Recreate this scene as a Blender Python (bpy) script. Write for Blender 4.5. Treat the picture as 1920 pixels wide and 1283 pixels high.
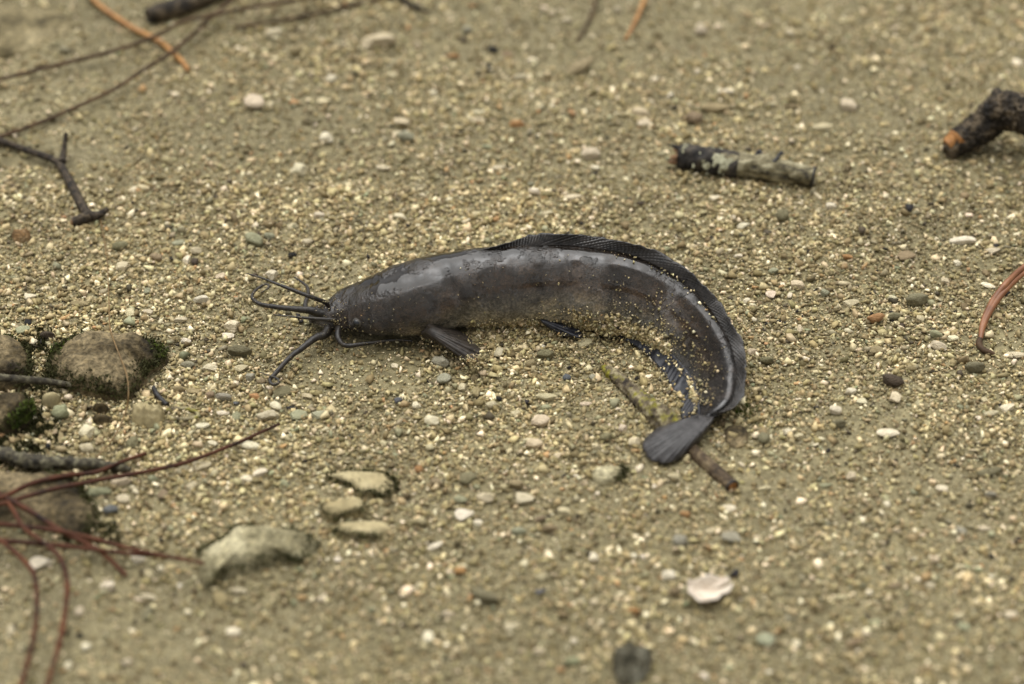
import bpy, bmesh, math, random
import numpy as np
from mathutils import Vector, noise as mnoise

for o in list(bpy.data.objects):
    bpy.data.objects.remove(o)
sc = bpy.context.scene
COL = sc.collection

# ------------------------------------------------------------------ camera
PITCH = math.radians(40.0)
DIST = 1.46
LENS, SENSOR = 85.0, 36.0
cam_d = bpy.data.cameras.new('camera')
cam_d.lens = LENS
cam_d.sensor_width = SENSOR
cam_d.clip_start = 0.05
cam_d.clip_end = 500.0
cam = bpy.data.objects.new('camera', cam_d)
cam.location = (0, -DIST * math.cos(PITCH), DIST * math.sin(PITCH))
cam.rotation_euler = (math.pi / 2 - PITCH, 0, 0)
COL.objects.link(cam)
sc.camera = cam
cam_d.dof.use_dof = True
cam_d.dof.aperture_fstop = 3.0
cam_d.dof.aperture_blades = 0
FOCUS_PX = (800, 610, 0.006)

# ------------------------------------------------------------------ light
SUN_EL, SUN_AZ = math.radians(72), math.radians(-25)
world = bpy.data.worlds.new('World')
sc.world = world
world.use_nodes = True
wn, wl = world.node_tree.nodes, world.node_tree.links
wn.clear()
sky = wn.new('ShaderNodeTexSky')
sky.sky_type = 'NISHITA'
sky.sun_disc = False
sky.sun_elevation = SUN_EL
sky.sun_rotation = SUN_AZ
sky.dust_density = 4.0
sky.air_density = 1.0
hs = wn.new('ShaderNodeHueSaturation')          # an overcast sky: little colour left
hs.inputs['Saturation'].default_value = 0.03
bg = wn.new('ShaderNodeBackground')
bg.inputs['Strength'].default_value = 0.06
wo = wn.new('ShaderNodeOutputWorld')
wl.new(sky.outputs[0], hs.inputs['Color'])
wl.new(hs.outputs[0], bg.inputs['Color'])
wl.new(bg.outputs[0], wo.inputs['Surface'])
sun_d = bpy.data.lights.new('sun', 'SUN')
sun_d.energy = 1.5
sun_d.angle = math.radians(86)
sun_d.color = (1.0, 0.985, 0.95)
sun = bpy.data.objects.new('sun', sun_d)
sun.rotation_euler = (math.pi / 2 - SUN_EL, 0, math.pi - SUN_AZ)
COL.objects.link(sun)

sc.render.engine = 'CYCLES'
sc.cycles.use_denoising = True
sc.cycles.max_bounces = 6
sc.view_settings.view_transform = 'Standard'
sc.view_settings.look = 'None'
sc.view_settings.gamma = 1.0
sc.view_settings.use_curve_mapping = False
sc.view_settings.exposure = 1.36

# ------------------------------------------------------------------ maths
FPX = 1920 * LENS / SENSOR
CP, SP = math.cos(PITCH), math.sin(PITCH)
CAM = np.array([0, -DIST * CP, DIST * SP])
RIGHT = np.array([1., 0, 0])
UPV = np.array([0, SP, CP])
FWD = np.array([0, CP, -SP])
rng = np.random.default_rng(11)
random.seed(11)


def ray(u, v):
    return FWD + RIGHT * ((u - 960) / FPX) + UPV * ((641.5 - v) / FPX)


def at_z(u, v, z=0.0):
    r = ray(u, v)
    return CAM + r * ((z - CAM[2]) / r[2])


def project(p):
    q = np.asarray(p) - CAM
    d = q @ FWD
    return np.stack([960 + FPX * (q @ RIGHT) / d, 641.5 - FPX * (q @ UPV) / d], -1)


def _h(ix, iy, seed):
    n = (ix * 374761393 + iy * 668265263 + seed * 974634211) & 0x7fffffff
    n = ((n ^ (n >> 13)) * 1274126177) & 0x7fffffff
    return ((n ^ (n >> 16)) & 0xffff) / 65535.0


def vn(x, y, seed=0):
    x = np.asarray(x, float); y = np.asarray(y, float)
    ix = np.floor(x).astype(np.int64); iy = np.floor(y).astype(np.int64)
    fx = x - ix; fy = y - iy
    fx = fx * fx * (3 - 2 * fx); fy = fy * fy * (3 - 2 * fy)
    a = _h(ix, iy, seed); b = _h(ix + 1, iy, seed); c = _h(ix, iy + 1, seed); d = _h(ix + 1, iy + 1, seed)
    return (a + (b - a) * fx) * (1 - fy) + (c + (d - c) * fx) * fy


def ground_z(x, y):
    z = 0.010 * (vn(x * 5 + 3, y * 5 + 9, 1) - .5) + 0.005 * (vn(x * 16, y * 16, 2) - .5)
    return z + 0.0028 * (vn(x * 60, y * 60, 3) - .5)


def on_ground(u, v, lift=0.0):
    p = at_z(u, v, 0)
    for _ in range(4):
        p = at_z(u, v, float(ground_z(p[0], p[1])) + lift)
    return p


cam_d.dof.focus_distance = float((at_z(*FOCUS_PX) - CAM) @ FWD)


def catmull(P, t):
    """values at float station numbers t"""
    P = np.asarray(P, float)
    n = len(P)
    t = np.clip(np.asarray(t, float), 0, n - 1 - 1e-9)
    i = t.astype(int); f = t - i
    if P.ndim > 1:
        f = f[:, None]
    p1 = P[i]; p2 = P[np.minimum(i + 1, n - 1)]
    p0 = np.where((i == 0)[:, None] if P.ndim > 1 else i == 0, 2 * p1 - p2, P[np.maximum(i - 1, 0)])
    e = i + 2 > n - 1
    p3 = np.where(e[:, None] if P.ndim > 1 else e, 2 * p2 - p1, P[np.minimum(i + 2, n - 1)])
    return .5 * (2 * p1 + (p2 - p0) * f + (2 * p0 - 5 * p1 + 4 * p2 - p3) * f ** 2 + (3 * p1 - p0 - 3 * p2 + p3) * f ** 3)


def unit(v):
    v = np.asarray(v, float)
    return v / np.maximum(np.linalg.norm(v, axis=-1, keepdims=True), 1e-12)


# ------------------------------------------------------------------ objects
def mesh_obj(name, V, F, mat, parent=None, smooth=True, col=None, uv=None, origin=None):
    V = np.asarray(V, float)
    me = bpy.data.meshes.new(name)
    if origin is not None:
        V = V - np.asarray(origin)
    if isinstance(F, np.ndarray) and F.ndim == 2:
        nf, k = F.shape
        me.vertices.add(len(V)); me.vertices.foreach_set('co', V.astype(np.float32).ravel())
        me.loops.add(nf * k); me.loops.foreach_set('vertex_index', F.astype(np.int32).ravel())
        me.polygons.add(nf); me.polygons.foreach_set('loop_start', np.arange(0, nf * k, k, dtype=np.int32))
        me.update(calc_edges=True)
    else:
        me.from_pydata([tuple(v) for v in V], [], [tuple(int(q) for q in f) for f in F])
    if smooth:
        me.polygons.foreach_set('use_smooth', np.ones(len(me.polygons), bool))
    if col is not None:
        a = me.color_attributes.new('col', 'FLOAT_COLOR', 'POINT')
        c = np.ones((len(V), 4), np.float32); c[:, :3] = col
        a.data.foreach_set('color', c.ravel())
    if uv is not None:
        a = me.attributes.new('skin_uv', 'FLOAT_VECTOR', 'POINT')
        c = np.zeros((len(V), 3), np.float32); c[:, :uv.shape[1]] = uv
        a.data.foreach_set('vector', c.ravel())
    me.materials.append(mat)
    me.update()
    o = bpy.data.objects.new(name, me)
    if origin is not None:
        o.location = origin
    COL.objects.link(o)
    if parent is not None:
        o.parent = parent
        if origin is None:
            o.matrix_parent_inverse.identity()
            o.location = [-c for c in parent.location]
        else:
            o.location = [a - b for a, b in zip(origin, parent.location)]
    return o


def empty(name, loc):
    o = bpy.data.objects.new(name, None)
    o.empty_display_size = 0.01
    o.location = loc
    COL.objects.link(o)
    return o


def tag(o, label=None, cat=None, group=None, kind=None):
    if label: o['label'] = label
    if cat: o['category'] = cat
    if group: o['group'] = group
    if kind: o['kind'] = kind
    return o


def grid_faces(nu, nv, wrap_v=False):
    i = np.arange(nu - 1)[:, None]
    j = np.arange(nv if wrap_v else nv - 1)[None, :]
    j2 = (j + 1) % nv
    return np.stack([i * nv + j, (i + 1) * nv + j, (i + 1) * nv + j2, i * nv + j2], -1).reshape(-1, 4)


# ------------------------------------------------------------------ materials
def new_mat(name):
    m = bpy.data.materials.new(name)
    m.use_nodes = True
    nt = m.node_tree
    b = nt.nodes['Principled BSDF']
    return m, nt, b


def nd(nt, typ, **kw):
    n = nt.nodes.new(typ)
    for k, v in kw.items():
        if k in n.inputs:
            n.inputs[k].default_value = v
        else:
            setattr(n, k, v)
    return n


def coords(nt, which='Object'):
    return nd(nt, 'ShaderNodeTexCoord').outputs[which]


def tex_noise(nt, vec, scale, detail=4.0, rough=0.55):
    n = nd(nt, 'ShaderNodeTexNoise')
    n.inputs['Scale'].default_value = scale
    n.inputs['Detail'].default_value = detail
    n.inputs['Roughness'].default_value = rough
    nt.links.new(vec, n.inputs['Vector'])
    return n


def ramp(nt, fac, stops):
    r = nd(nt, 'ShaderNodeValToRGB')
    el = r.color_ramp.elements
    while len(el) > len(stops):
        el.remove(el[-1])
    while len(el) < len(stops):
        el.new(0.5)
    for e, (p, c) in zip(el, stops):
        e.position = p
        e.color = c if len(c) == 4 else (*c, 1)
    nt.links.new(fac, r.inputs['Fac'])
    return r


def mixc(nt, fac, a, b, mode='MIX'):
    n = nd(nt, 'ShaderNodeMix', data_type='RGBA', blend_type=mode)
    for sock, v in ((n.inputs['Factor'], fac), (n.inputs[6], a), (n.inputs[7], b)):
        if hasattr(v, 'is_linked') or isinstance(v, bpy.types.NodeSocket):
            nt.links.new(v, sock)
        else:
            sock.default_value = v if not isinstance(v, tuple) else ((*v, 1) if len(v) == 3 else v)
    return n.outputs[2]


def mth(nt, op, a, b=None, c=None, clamp=False):
    n = nd(nt, 'ShaderNodeMath', operation=op, use_clamp=clamp)
    for i, v in enumerate((a, b, c)):
        if v is None: continue
        if isinstance(v, bpy.types.NodeSocket): nt.links.new(v, n.inputs[i])
        else: n.inputs[i].default_value = v
    return n.outputs[0]


def bump(nt, b, height, strength, dist):
    n = nd(nt, 'ShaderNodeBump')
    n.inputs['Strength'].default_value = strength
    n.inputs['Distance'].default_value = dist
    nt.links.new(height, n.inputs['Height'])
    nt.links.new(n.outputs[0], b.inputs['Normal'])
    return n


def mat_ground():
    m, nt, b = new_mat('gap_shade_sand')  # sand colour darkened to stand for shade between the grains
    v = coords(nt)
    vor = nd(nt, 'ShaderNodeTexVoronoi'); vor.inputs['Scale'].default_value = 900
    nt.links.new(v, vor.inputs['Vector'])
    grains = ramp(nt, vor.outputs['Color'], [(0, (.05, .041, .02)), (.45, (.14, .118, .062)), (.8, (.27, .23, .13)), (1, (.54, .48, .33))])
    mud = ramp(nt, tex_noise(nt, v, 220, 5).outputs[0], [(.38, (.115, .097, .050)), (.62, (.235, .200, .108))])
    f = ramp(nt, tex_noise(nt, v, 22, 4).outputs[0], [(.42, (0, 0, 0)), (.58, (1, 1, 1))])
    f2 = mth(nt, 'MULTIPLY', f.outputs[0], .65)
    c = mixc(nt, f2, mud.outputs[0], grains.outputs[0])
    big = ramp(nt, tex_noise(nt, v, 6, 3).outputs[0], [(.3, (.78, .78, .76)), (.7, (1.1, 1.1, 1.1))])
    c = mixc(nt, 1.0, c, big.outputs[0], 'MULTIPLY')
    nt.links.new(c, b.inputs['Base Color'])
    b.inputs['Roughness'].default_value = .8
    b.inputs['Specular IOR Level'].default_value = .25
    h = mth(nt, 'ADD', mth(nt, 'MULTIPLY', vor.outputs['Distance'], -.6), tex_noise(nt, v, 500, 4).outputs[0])
    bump(nt, b, h, .7, .0012)
    return m


def mat_attr(name, rough=.75, nscale=900, spec=.3):
    m, nt, b = new_mat(name)
    a = nd(nt, 'ShaderNodeVertexColor', layer_name='col')
    n = ramp(nt, tex_noise(nt, coords(nt), nscale, 3).outputs[0], [(.3, (.72, .72, .7)), (.7, (1.16, 1.16, 1.16))])
    nt.links.new(mixc(nt, 1.0, a.outputs[0], n.outputs[0], 'MULTIPLY'), b.inputs['Base Color'])
    b.inputs['Roughness'].default_value = rough
    b.inputs['Specular IOR Level'].default_value = spec
    return m


def mat_objcol(name):
    m, nt, b = new_mat(name)
    oi = nd(nt, 'ShaderNodeObjectInfo')
    v = coords(nt)
    off = nd(nt, 'ShaderNodeVectorMath', operation='ADD')
    nt.links.new(v, off.inputs[0]); nt.links.new(oi.outputs['Random'], off.inputs[1])
    n1 = ramp(nt, tex_noise(nt, off.outputs[0], 1.6, 5, .6).outputs[0], [(.25, (.66, .64, .58)), (.55, (1, 1, 1)), (.8, (1.12, 1.1, 1.05))])
    c = mixc(nt, 1.0, oi.outputs['Color'], n1.outputs[0], 'MULTIPLY')
    # dried silt in the lower, rough spots
    silt = ramp(nt, tex_noise(nt, off.outputs[0], 3.2, 6, .7).outputs[0], [(.55, (0, 0, 0)), (.72, (1, 1, 1))])
    c = mixc(nt, mth(nt, 'MULTIPLY', silt.outputs[0], .35), c, (.17, .15, .10))
    nt.links.new(c, b.inputs['Base Color'])
    b.inputs['Roughness'].default_value = .72
    b.inputs['Specular IOR Level'].default_value = .3
    bump(nt, b, tex_noise(nt, off.outputs[0], 6, 5).outputs[0], .5, .1)
    return m


def mat_rock(name, dark, mid, light, scale=60, bumpd=.003, sm=1.0):
    m, nt, b = new_mat(name)
    v = coords(nt)
    n = tex_noise(nt, v, scale, 7, .62)
    c1 = ramp(nt, n.outputs[0], [(.36, dark), (.5, mid), (.63, light)]).outputs[0]
    sp = ramp(nt, tex_noise(nt, v, scale * 9, 3, .6).outputs[0], [(.36, (1 - .5 * sm, 1 - .5 * sm, 1 - .54 * sm)), (.52, (1, 1, 1)), (.66, (1 + .4 * sm, 1 + .38 * sm, 1 + .32 * sm))])
    c = mixc(nt, 1.0, c1, sp.outputs[0], 'MULTIPLY')
    nt.links.new(c, b.inputs['Base Color'])
    b.inputs['Roughness'].default_value = .8
    b.inputs['Specular IOR Level'].default_value = .25
    h = mth(nt, 'ADD', n.outputs[0], mth(nt, 'MULTIPLY', tex_noise(nt, v, scale * 8, 4).outputs[0], .35))
    bump(nt, b, h, 1.0, bumpd * 1.6)
    return m


def mat_bark(name, dark, mid, light, scale=120, lichen=None, stretch=(1, 1, 1), lpos=(.56, .62)):
    m, nt, b = new_mat(name)
    mp = nd(nt, 'ShaderNodeMapping')
    mp.inputs['Scale'].default_value = stretch
    nt.links.new(coords(nt), mp.inputs['Vector'])
    v = mp.outputs[0]
    n = tex_noise(nt, v, scale, 7, .65)
    c = ramp(nt, n.outputs[0], [(.36, dark), (.5, mid), (.66, light)]).outputs[0]
    if lichen:
        f = ramp(nt, tex_noise(nt, v, scale * .8, 4, .5).outputs[1], [(lpos[0], (0, 0, 0)), (lpos[1], (1, 1, 1))])
        c = mixc(nt, f.outputs[0], c, lichen)
    nt.links.new(c, b.inputs['Base Color'])
    b.inputs['Roughness'].default_value = .75
    b.inputs['Specular IOR Level'].default_value = .3
    bump(nt, b, n.outputs[0], .9, .0025)
    return m


def mat_plain(name, c1, c2, scale=300, rough=.5, spec=.4, bd=.0006):
    m, nt, b = new_mat(name)
    n = tex_noise(nt, coords(nt), scale, 4)
    nt.links.new(ramp(nt, n.outputs[0], [(.3, c1), (.7, c2)]).outputs[0], b.inputs['Base Color'])
    b.inputs['Roughness'].default_value = rough
    b.inputs['Specular IOR Level'].default_value = spec
    bump(nt, b, n.outputs[0], .6, bd)
    return m


def mat_skin():
    m, nt, b = new_mat('catfish_skin')
    a = nd(nt, 'ShaderNodeVertexColor', layer_name='col')
    uv = nd(nt, 'ShaderNodeAttribute', attribute_name='skin_uv')
    sep = nd(nt, 'ShaderNodeSeparateXYZ'); nt.links.new(uv.outputs['Vector'], sep.inputs[0])
    obj = coords(nt)
    mott = ramp(nt, tex_noise(nt, obj, 90, 6, .65).outputs[0], [(.38, (.5, .48, .45)), (.5, (.95, .93, .9)), (.64, (1.7, 1.55, 1.4))])
    fine = ramp(nt, tex_noise(nt, obj, 700, 3, .6).outputs[0], [(.38, (.6, .6, .58)), (.62, (1.45, 1.42, 1.38))])
    c = mixc(nt, 1.0, a.outputs[0], mott.outputs[0], 'MULTIPLY')
    c = mixc(nt, 1.0, c, fine.outputs[0], 'MULTIPLY')
    nt.links.new(c, b.inputs['Base Color'])
    # wrinkles across the flank
    basec = c
    mp = nd(nt, 'ShaderNodeMapping'); mp.inputs['Scale'].default_value = (1, .16, 1)
    nt.links.new(uv.outputs['Vector'], mp.inputs['Vector'])
    wr = tex_noise(nt, mp.outputs[0], 620, 3, .55)
    flank = ramp(nt, sep.outputs['Z'], [(.21, (0, 0, 0)), (.31, (1, 1, 1)), (.58, (1, 1, 1)), (.72, (.2, .2, .2))])
    patch = ramp(nt, tex_noise(nt, obj, 28, 4, .6).outputs[0], [(.42, (.12, .12, .12)), (.56, (1, 1, 1))])
    wmask = mth(nt, 'MULTIPLY', flank.outputs[0], patch.outputs[0])
    wrinkle_shading = ramp(nt, wr.outputs[0], [(.40, (.45, .43, .4)), (.52, (1, 1, 1)), (.62, (1.9, 1.85, 1.75))])  # sky glints and dark creases of the wrinkles painted into the skin colour
    nt.links.new(mixc(nt, wmask, basec, mixc(nt, 1.0, basec, wrinkle_shading.outputs[0], 'MULTIPLY')), b.inputs['Base Color'])
    pit = tex_noise(nt, obj, 520, 4, .6)
    drybig = ramp(nt, tex_noise(nt, obj, 40, 5, .6).outputs[0], [(.505, (0, 0, 0)), (.55, (1, 1, 1))])
    h1 = mth(nt, 'MULTIPLY', wr.outputs[0], mth(nt, 'MULTIPLY', wmask, 4.0))
    h2 = mth(nt, 'MULTIPLY', pit.outputs[0], mth(nt, 'MULTIPLY_ADD', drybig.outputs[0], .75, .05))
    h3 = mth(nt, 'MULTIPLY', tex_noise(nt, obj, 60, 3).outputs[0], .35)
    h = mth(nt, 'ADD', mth(nt, 'ADD', h1, h2), h3)
    bump(nt, b, h, .75, .0016)
    r = mth(nt, 'MULTIPLY_ADD', drybig.outputs[0], .12, .075)
    r = mth(nt, 'MULTIPLY_ADD', wmask, .05, r)
    nt.links.new(r, b.inputs['Roughness'])
    b.inputs['Specular IOR Level'].default_value = .5
    b.inputs['IOR'].default_value = 1.5
    return m


def mat_fin(name, c1, c2, rough=.3):
    m, nt, b = new_mat(name)
    n = tex_noise(nt, coords(nt), 260, 5, .6)
    nt.links.new(ramp(nt, n.outputs[0], [(.3, c1), (.7, c2)]).outputs[0], b.inputs['Base Color'])
    b.inputs['Roughness'].default_value = rough
    b.inputs['IOR'].default_value = 1.4
    bump(nt, b, n.outputs[0], .5, .0006)
    return m


M = {
    'ground': mat_ground(),
    'gravel': mat_attr('limestone_gravel', .75, 700),
    'sand': mat_attr('coarse_sand', .8, 1500),
    'pebble': mat_objcol('pebble_stone'),
    'black': mat_plain('black_organic', (.006, .0055, .006), (.02, .018, .017), 700, .5),
    'rock_brown': mat_rock('weathered_brown_limestone', (.022, .016, .007), (.085, .063, .030), (.20, .155, .085), 38),
    'rock_tan': mat_rock('tan_limestone', (.24, .195, .10), (.33, .275, .15), (.40, .34, .20), 30, .0006, .35),
    'rock_grey': mat_rock('pale_grey_limestone', (.15, .13, .07), (.285, .25, .145), (.42, .375, .235), 45),
    'rock_dull': mat_rock('dull_brown_limestone', (.07, .055, .025), (.17, .138, .07), (.26, .215, .12), 30),
    'rock_orange': mat_rock('orange_brown_stone', (.10, .055, .02), (.22, .13, .055), (.34, .24, .13), 90),
    'rock_dark': mat_rock('dark_olive_stone', (.035, .032, .02), (.10, .09, .06), (.22, .21, .16), 50),
    'moss': mat_plain('moss', (.022, .022, .008), (.07, .068, .022), 200, .8, .2),
    'moss_bright': mat_plain('bright_moss', (.03, .05, .008), (.10, .13, .02), 200, .8, .2),
    'bark_dark': mat_bark('dark_bark', (.006, .005, .004), (.022, .018, .014), (.07, .058, .042), 110, (.28, .27, .17), lpos=(.60, .64)),
    'bare_wood': mat_bark('bare_weathered_wood', (.02, .016, .009), (.155, .132, .072), (.36, .325, .21), 130, stretch=(.6, 1.3, 1.3)),
    'raw_wood': mat_plain('raw_brown_wood', (.10, .052, .022), (.24, .13, .06), 160, .7),
    'orange_wood': mat_plain('orange_heartwood', (.16, .06, .012), (.36, .17, .045), 220, .7),
    'bark_rough': mat_bark('rough_grey_black_bark', (.006, .0045, .003), (.028, .020, .011), (.16, .12, .072), 130),
    'twig_dark': mat_bark('dark_twig_bark', (.008, .006, .0045), (.028, .020, .012), (.095, .07, .042), 260),
    'twig_lichen': mat_bark('lichened_twig_bark', (.02, .014, .009), (.11, .085, .048), (.30, .26, .15), 170, (.21, .19, .018), lpos=(.50, .60)),
    'twig_fuzzy': mat_bark('grey_green_lichen_bark', (.014, .012, .008), (.05, .042, .026), (.17, .155, .095), 200),
    'lichen': mat_plain('pale_lichen', (.22, .21, .13), (.42, .41, .29), 400, .9, .1),
    'needle_red': mat_plain('red_brown_needle', (.012, .006, .004), (.10, .032, .012), 60, .7, .2),
    'needle_dark': mat_plain('dark_brown_needle', (.026, .016, .009), (.10, .058, .028), 120, .7, .2),
    'needle_orange': mat_plain('orange_needle', (.20, .085, .02), (.40, .20, .055), 90, .5),
    'thread': mat_plain('thin_straw', (.09, .055, .018), (.2, .12, .04), 200, .6),
    'skin': mat_skin(),
    'fin': mat_fin('dark_fin', (.006, .0055, .005), (.030, .025, .021), .26),
    'fin_brown': mat_fin('brown_black_fin', (.010, .008, .0065), (.05, .040, .031), .45),
    'fin_blue': mat_fin('blue_black_fin', (.006, .0065, .010), (.026, .027, .033), .36),
    'tail': mat_fin('slate_tail_fin', (.020, .0185, .018), (.060, .056, .055), .36),
    'barbel': mat_fin('barbel_skin', (.006, .005, .004), (.030, .024, .018), .42),
    'eye': mat_plain('eye_cornea', (.006, .007, .009), (.014, .016, .020), 300, .08, .6, .0001),
    'eye_ring': mat_plain('eye_ring', (.04, .036, .03), (.09, .08, .065), 600, .4),
    'shell': mat_plain('shell_white', (.46, .37, .28), (.62, .55, .45), 200, .55),
}

# ------------------------------------------------------------------ ground
fx = np.concatenate([[-40, -12, -4, -2, -1.3], np.linspace(-.95, .95, 270), [1.3, 2, 4, 12, 40]])
fy = np.concatenate([[-40, -12, -4, -2, -1.2], np.linspace(-.8, 1.1, 270), [1.5, 2.2, 4, 12, 40]])
GX, GY = np.meshgrid(fx, fy, indexing='ij')
GV = np.stack([GX, GY, ground_z(GX, GY)], -1).reshape(-1, 3)
F = grid_faces(len(fx), len(fy))
tag(mesh_obj('ground', GV, F, M['ground']), kind='structure')


# ------------------------------------------------------------------ grain shapes
def hull(n, flat, seed):
    r = np.random.default_rng(seed)
    bm = bmesh.new()
    p = unit(r.normal(size=(n, 3))) * r.uniform(.75, 1.05, (n, 1)) * np.array([1, r.uniform(.6, .95), flat])
    for q in p: bm.verts.new(q)
    out = bmesh.ops.convex_hull(bm, input=bm.verts)
    bmesh.ops.delete(bm, geom=[e for e in out['geom_interior'] if isinstance(e, bmesh.types.BMVert)], context='VERTS')
    bmesh.ops.triangulate(bm, faces=bm.faces)
    bm.verts.index_update()
    V = np.array([v.co[:] for v in bm.verts]); F = np.array([[v.index for v in f.verts] for f in bm.faces])
    bm.free()
    return V, F


HULL_C = [hull(8, random.uniform(.45, .8), s) for s in range(24)]
HULL_F = [hull(5, .8, 100 + s) for s in range(12)]


def rot_mats(n, r, tilt=.5):
    yaw = r.uniform(0, 2 * np.pi, n)
    ax = r.normal(0, tilt, n); ay = r.normal(0, tilt, n)
    c, s = np.cos(yaw), np.sin(yaw)
    Z = np.zeros((n, 3, 3)); Z[:, 0, 0] = c; Z[:, 0, 1] = -s; Z[:, 1, 0] = s; Z[:, 1, 1] = c; Z[:, 2, 2] = 1
    X = np.zeros((n, 3, 3)); X[:, 0, 0] = 1; X[:, 1, 1] = np.cos(ax); X[:, 1, 2] = -np.sin(ax); X[:, 2, 1] = np.sin(ax); X[:, 2, 2] = np.cos(ax)
    Y = np.zeros((n, 3, 3)); Y[:, 1, 1] = 1; Y[:, 0, 0] = np.cos(ay); Y[:, 0, 2] = np.sin(ay); Y[:, 2, 0] = -np.sin(ay); Y[:, 2, 2] = np.cos(ay)
    return Z @ X @ Y


PAL = np.array([(.31, .255, .135), (.235, .192, .098), (.42, .355, .205), (.150, .120, .060), (.28, .25, .16),
                (.55, .475, .305), (.76, .68, .50), (.38, .25, .125), (.245, .245, .155), (.07, .057, .036), (.016, .014, .014)])
PAL = PAL * np.array([1.04, 1.0, .92])
PW = np.array([.23, .18, .18, .10, .08, .13, .065, .012, .022, .016, .005]); PW /= PW.sum()


def grain_cols(n, r):
    c = PAL[r.choice(len(PAL), n, p=PW)]
    return c * r.uniform(.75, 1.3, (n, 1)) * r.uniform(.95, 1.05, (n, 3))


def scatter(name, P, S, shapes, r, mat, tilt=.5, cols=None):
    """P n x 3 centres, S n sizes (half length): one mesh of all grains"""
    n = len(P)
    which = r.integers(0, len(shapes), n)
    R = rot_mats(n, r, tilt)
    C = grain_cols(n, r) if cols is None else cols
    VV, FF, CC, off = [], [], [], 0
    for k, (V, Fk) in enumerate(shapes):
        idx = np.nonzero(which == k)[0]
        if not len(idx): continue
        W = np.einsum('nij,vj->nvi', R[idx], V) * S[idx][:, None, None] + P[idx][:, None, :]
        nv = len(V)
        VV.append(W.reshape(-1, 3))
        FF.append((Fk[None] + (off + np.arange(len(idx)) * nv)[:, None, None]).reshape(-1, 3))
        CC.append(np.repeat(C[idx], nv, 0))
        off += nv * len(idx)
    return mesh_obj(name, np.concatenate(VV), np.concatenate(FF), mat, smooth=False, col=np.concatenate(CC))


def in_view(x, y, m=60):
    p = project(np.stack([x, y, np.zeros_like(x)], -1))
    return (p[..., 0] > -m) & (p[..., 0] < 1920 + m) & (p[..., 1] > -m) & (p[..., 1] < 1283 + m)


# ------------------------------------------------------------------ the catfish: body stations (dorsal, ventral outline)
ST = [  # dorsal px, ventral px, width/height, roll deg
    (600, 570, 600, 607, 1.55, 0), (627, 550, 628, 619, 1.5, 0), (661, 532, 666, 621, 1.4, 0), (700, 514, 702, 627, 1.28, 0),
    (739, 498, 740, 630, 1.15, 0), (790, 484, 790, 627, 1.02, 4), (838, 474, 842, 616, 0.92, 9), (895, 466, 897, 611, 0.86, 14),
    (950, 460, 953, 610, 0.84, 17), (1003, 457, 1003, 609, 0.8, 19), (1059, 456, 1053, 611, 0.75, 21), (1121, 463, 1101, 616, 0.76, 23),
    (1181.3, 474.14, 1148, 624, 0.72, 26), (1242.08, 500.37, 1192, 636, 0.69, 30), (1289.66, 531.15, 1226, 652, 0.66, 35), (1324.82, 567.87, 1251, 671, 0.63, 40),
    (1350.74, 603.61, 1271, 691, 0.6, 45), (1369.56, 641.45, 1287, 713, 0.57, 50), (1379.23, 679.33, 1297, 736, 0.53, 54), (1379.94, 717.53, 1303, 756, 0.49, 57),
    (1366.47, 751.78, 1307, 772, 0.45, 60), (1333, 776, 1307, 783, 0.42, 62)]
ST = np.array(ST, float)
nS = len(ST)
Dp, Vp, ratio, roll = ST[:, 0:2], ST[:, 2:4], ST[:, 4], np.radians(ST[:, 5])
mid = (Dp + Vp) / 2
half = np.linalg.norm(Dp - Vp, axis=1) / 2
ev = unit(Dp - Vp)
SINK = .0015


def frames(C, phi):
    T = unit(np.gradient(C, axis=0))
    T[:, 2] *= .5; T = unit(T)
    N = unit(np.array([0, 0, 1.]) - T * T[:, 2:3])
    S = np.cross(T, N)
    c, s = np.cos(phi)[:, None], np.sin(phi)[:, None]
    return T, c * N - s * S, c * S + s * N


A = half / 3100 / 1.0
Cc = np.array([at_z(*m, .02) for m in mid])
for _ in range(25):
    T_, D_, S_ = frames(Cc, roll)
    B = A * ratio
    eps = 1e-4
    p0 = project(Cc)
    jd = np.einsum('ni,ni->n', (project(Cc + D_ * eps) - p0) / eps, ev)
    js = np.einsum('ni,ni->n', (project(Cc + S_ * eps) - p0) / eps, ev)
    A = .5 * A + .5 * half / np.sqrt(jd ** 2 + (js * ratio) ** 2)
    zc = np.sqrt((A * D_[:, 2]) ** 2 + (A * ratio * S_[:, 2]) ** 2) - SINK
    # the tail stalk lifts a little over the twig it lies on
    zc = zc + .006 * np.clip((np.arange(nS) - 17) / 4, 0, 1)
    Cc = np.array([at_z(u, v, z) for (u, v), z in zip(mid, zc)])
zs = Cc[:, 2]
NR, NA = 260, 96
tt = np.linspace(0, nS - 1, NR)
Cd = catmull(Cc, tt); Ad = catmull(A, tt); Bd = Ad * catmull(ratio, tt); Rd = catmull(roll, tt)
T_, D_, S_ = frames(Cd, Rd)
arc = np.concatenate([[0], np.cumsum(np.linalg.norm(np.diff(Cd, axis=0), axis=1))])
th = np.linspace(0, 2 * np.pi, NA, endpoint=False)


def body_pt(i, ang):
    """surface point and outward normal at dense ring i (float), angle ang from the back over the camera flank"""
    i = np.clip(np.asarray(i, float), 0, NR - 1.001)
    k = i.astype(int); f = (i - k)[:, None]
    L = lambda X: X[k] * (1 - f) + X[k + 1] * f
    L1 = lambda X: X[k] * (1 - f[:, 0]) + X[k + 1] * f[:, 0]
    a, b = L1(Ad), L1(Bd)
    Dn, Sn, C = L(D_), L(S_), L(Cd)
    c, s = np.cos(ang), np.sin(ang)
    P = C + Dn * (a * c)[:, None] + Sn * (b * s)[:, None]
    Nn = unit(Dn * (c / a)[:, None] + Sn * (s / b)[:, None])
    return P, Nn


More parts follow.
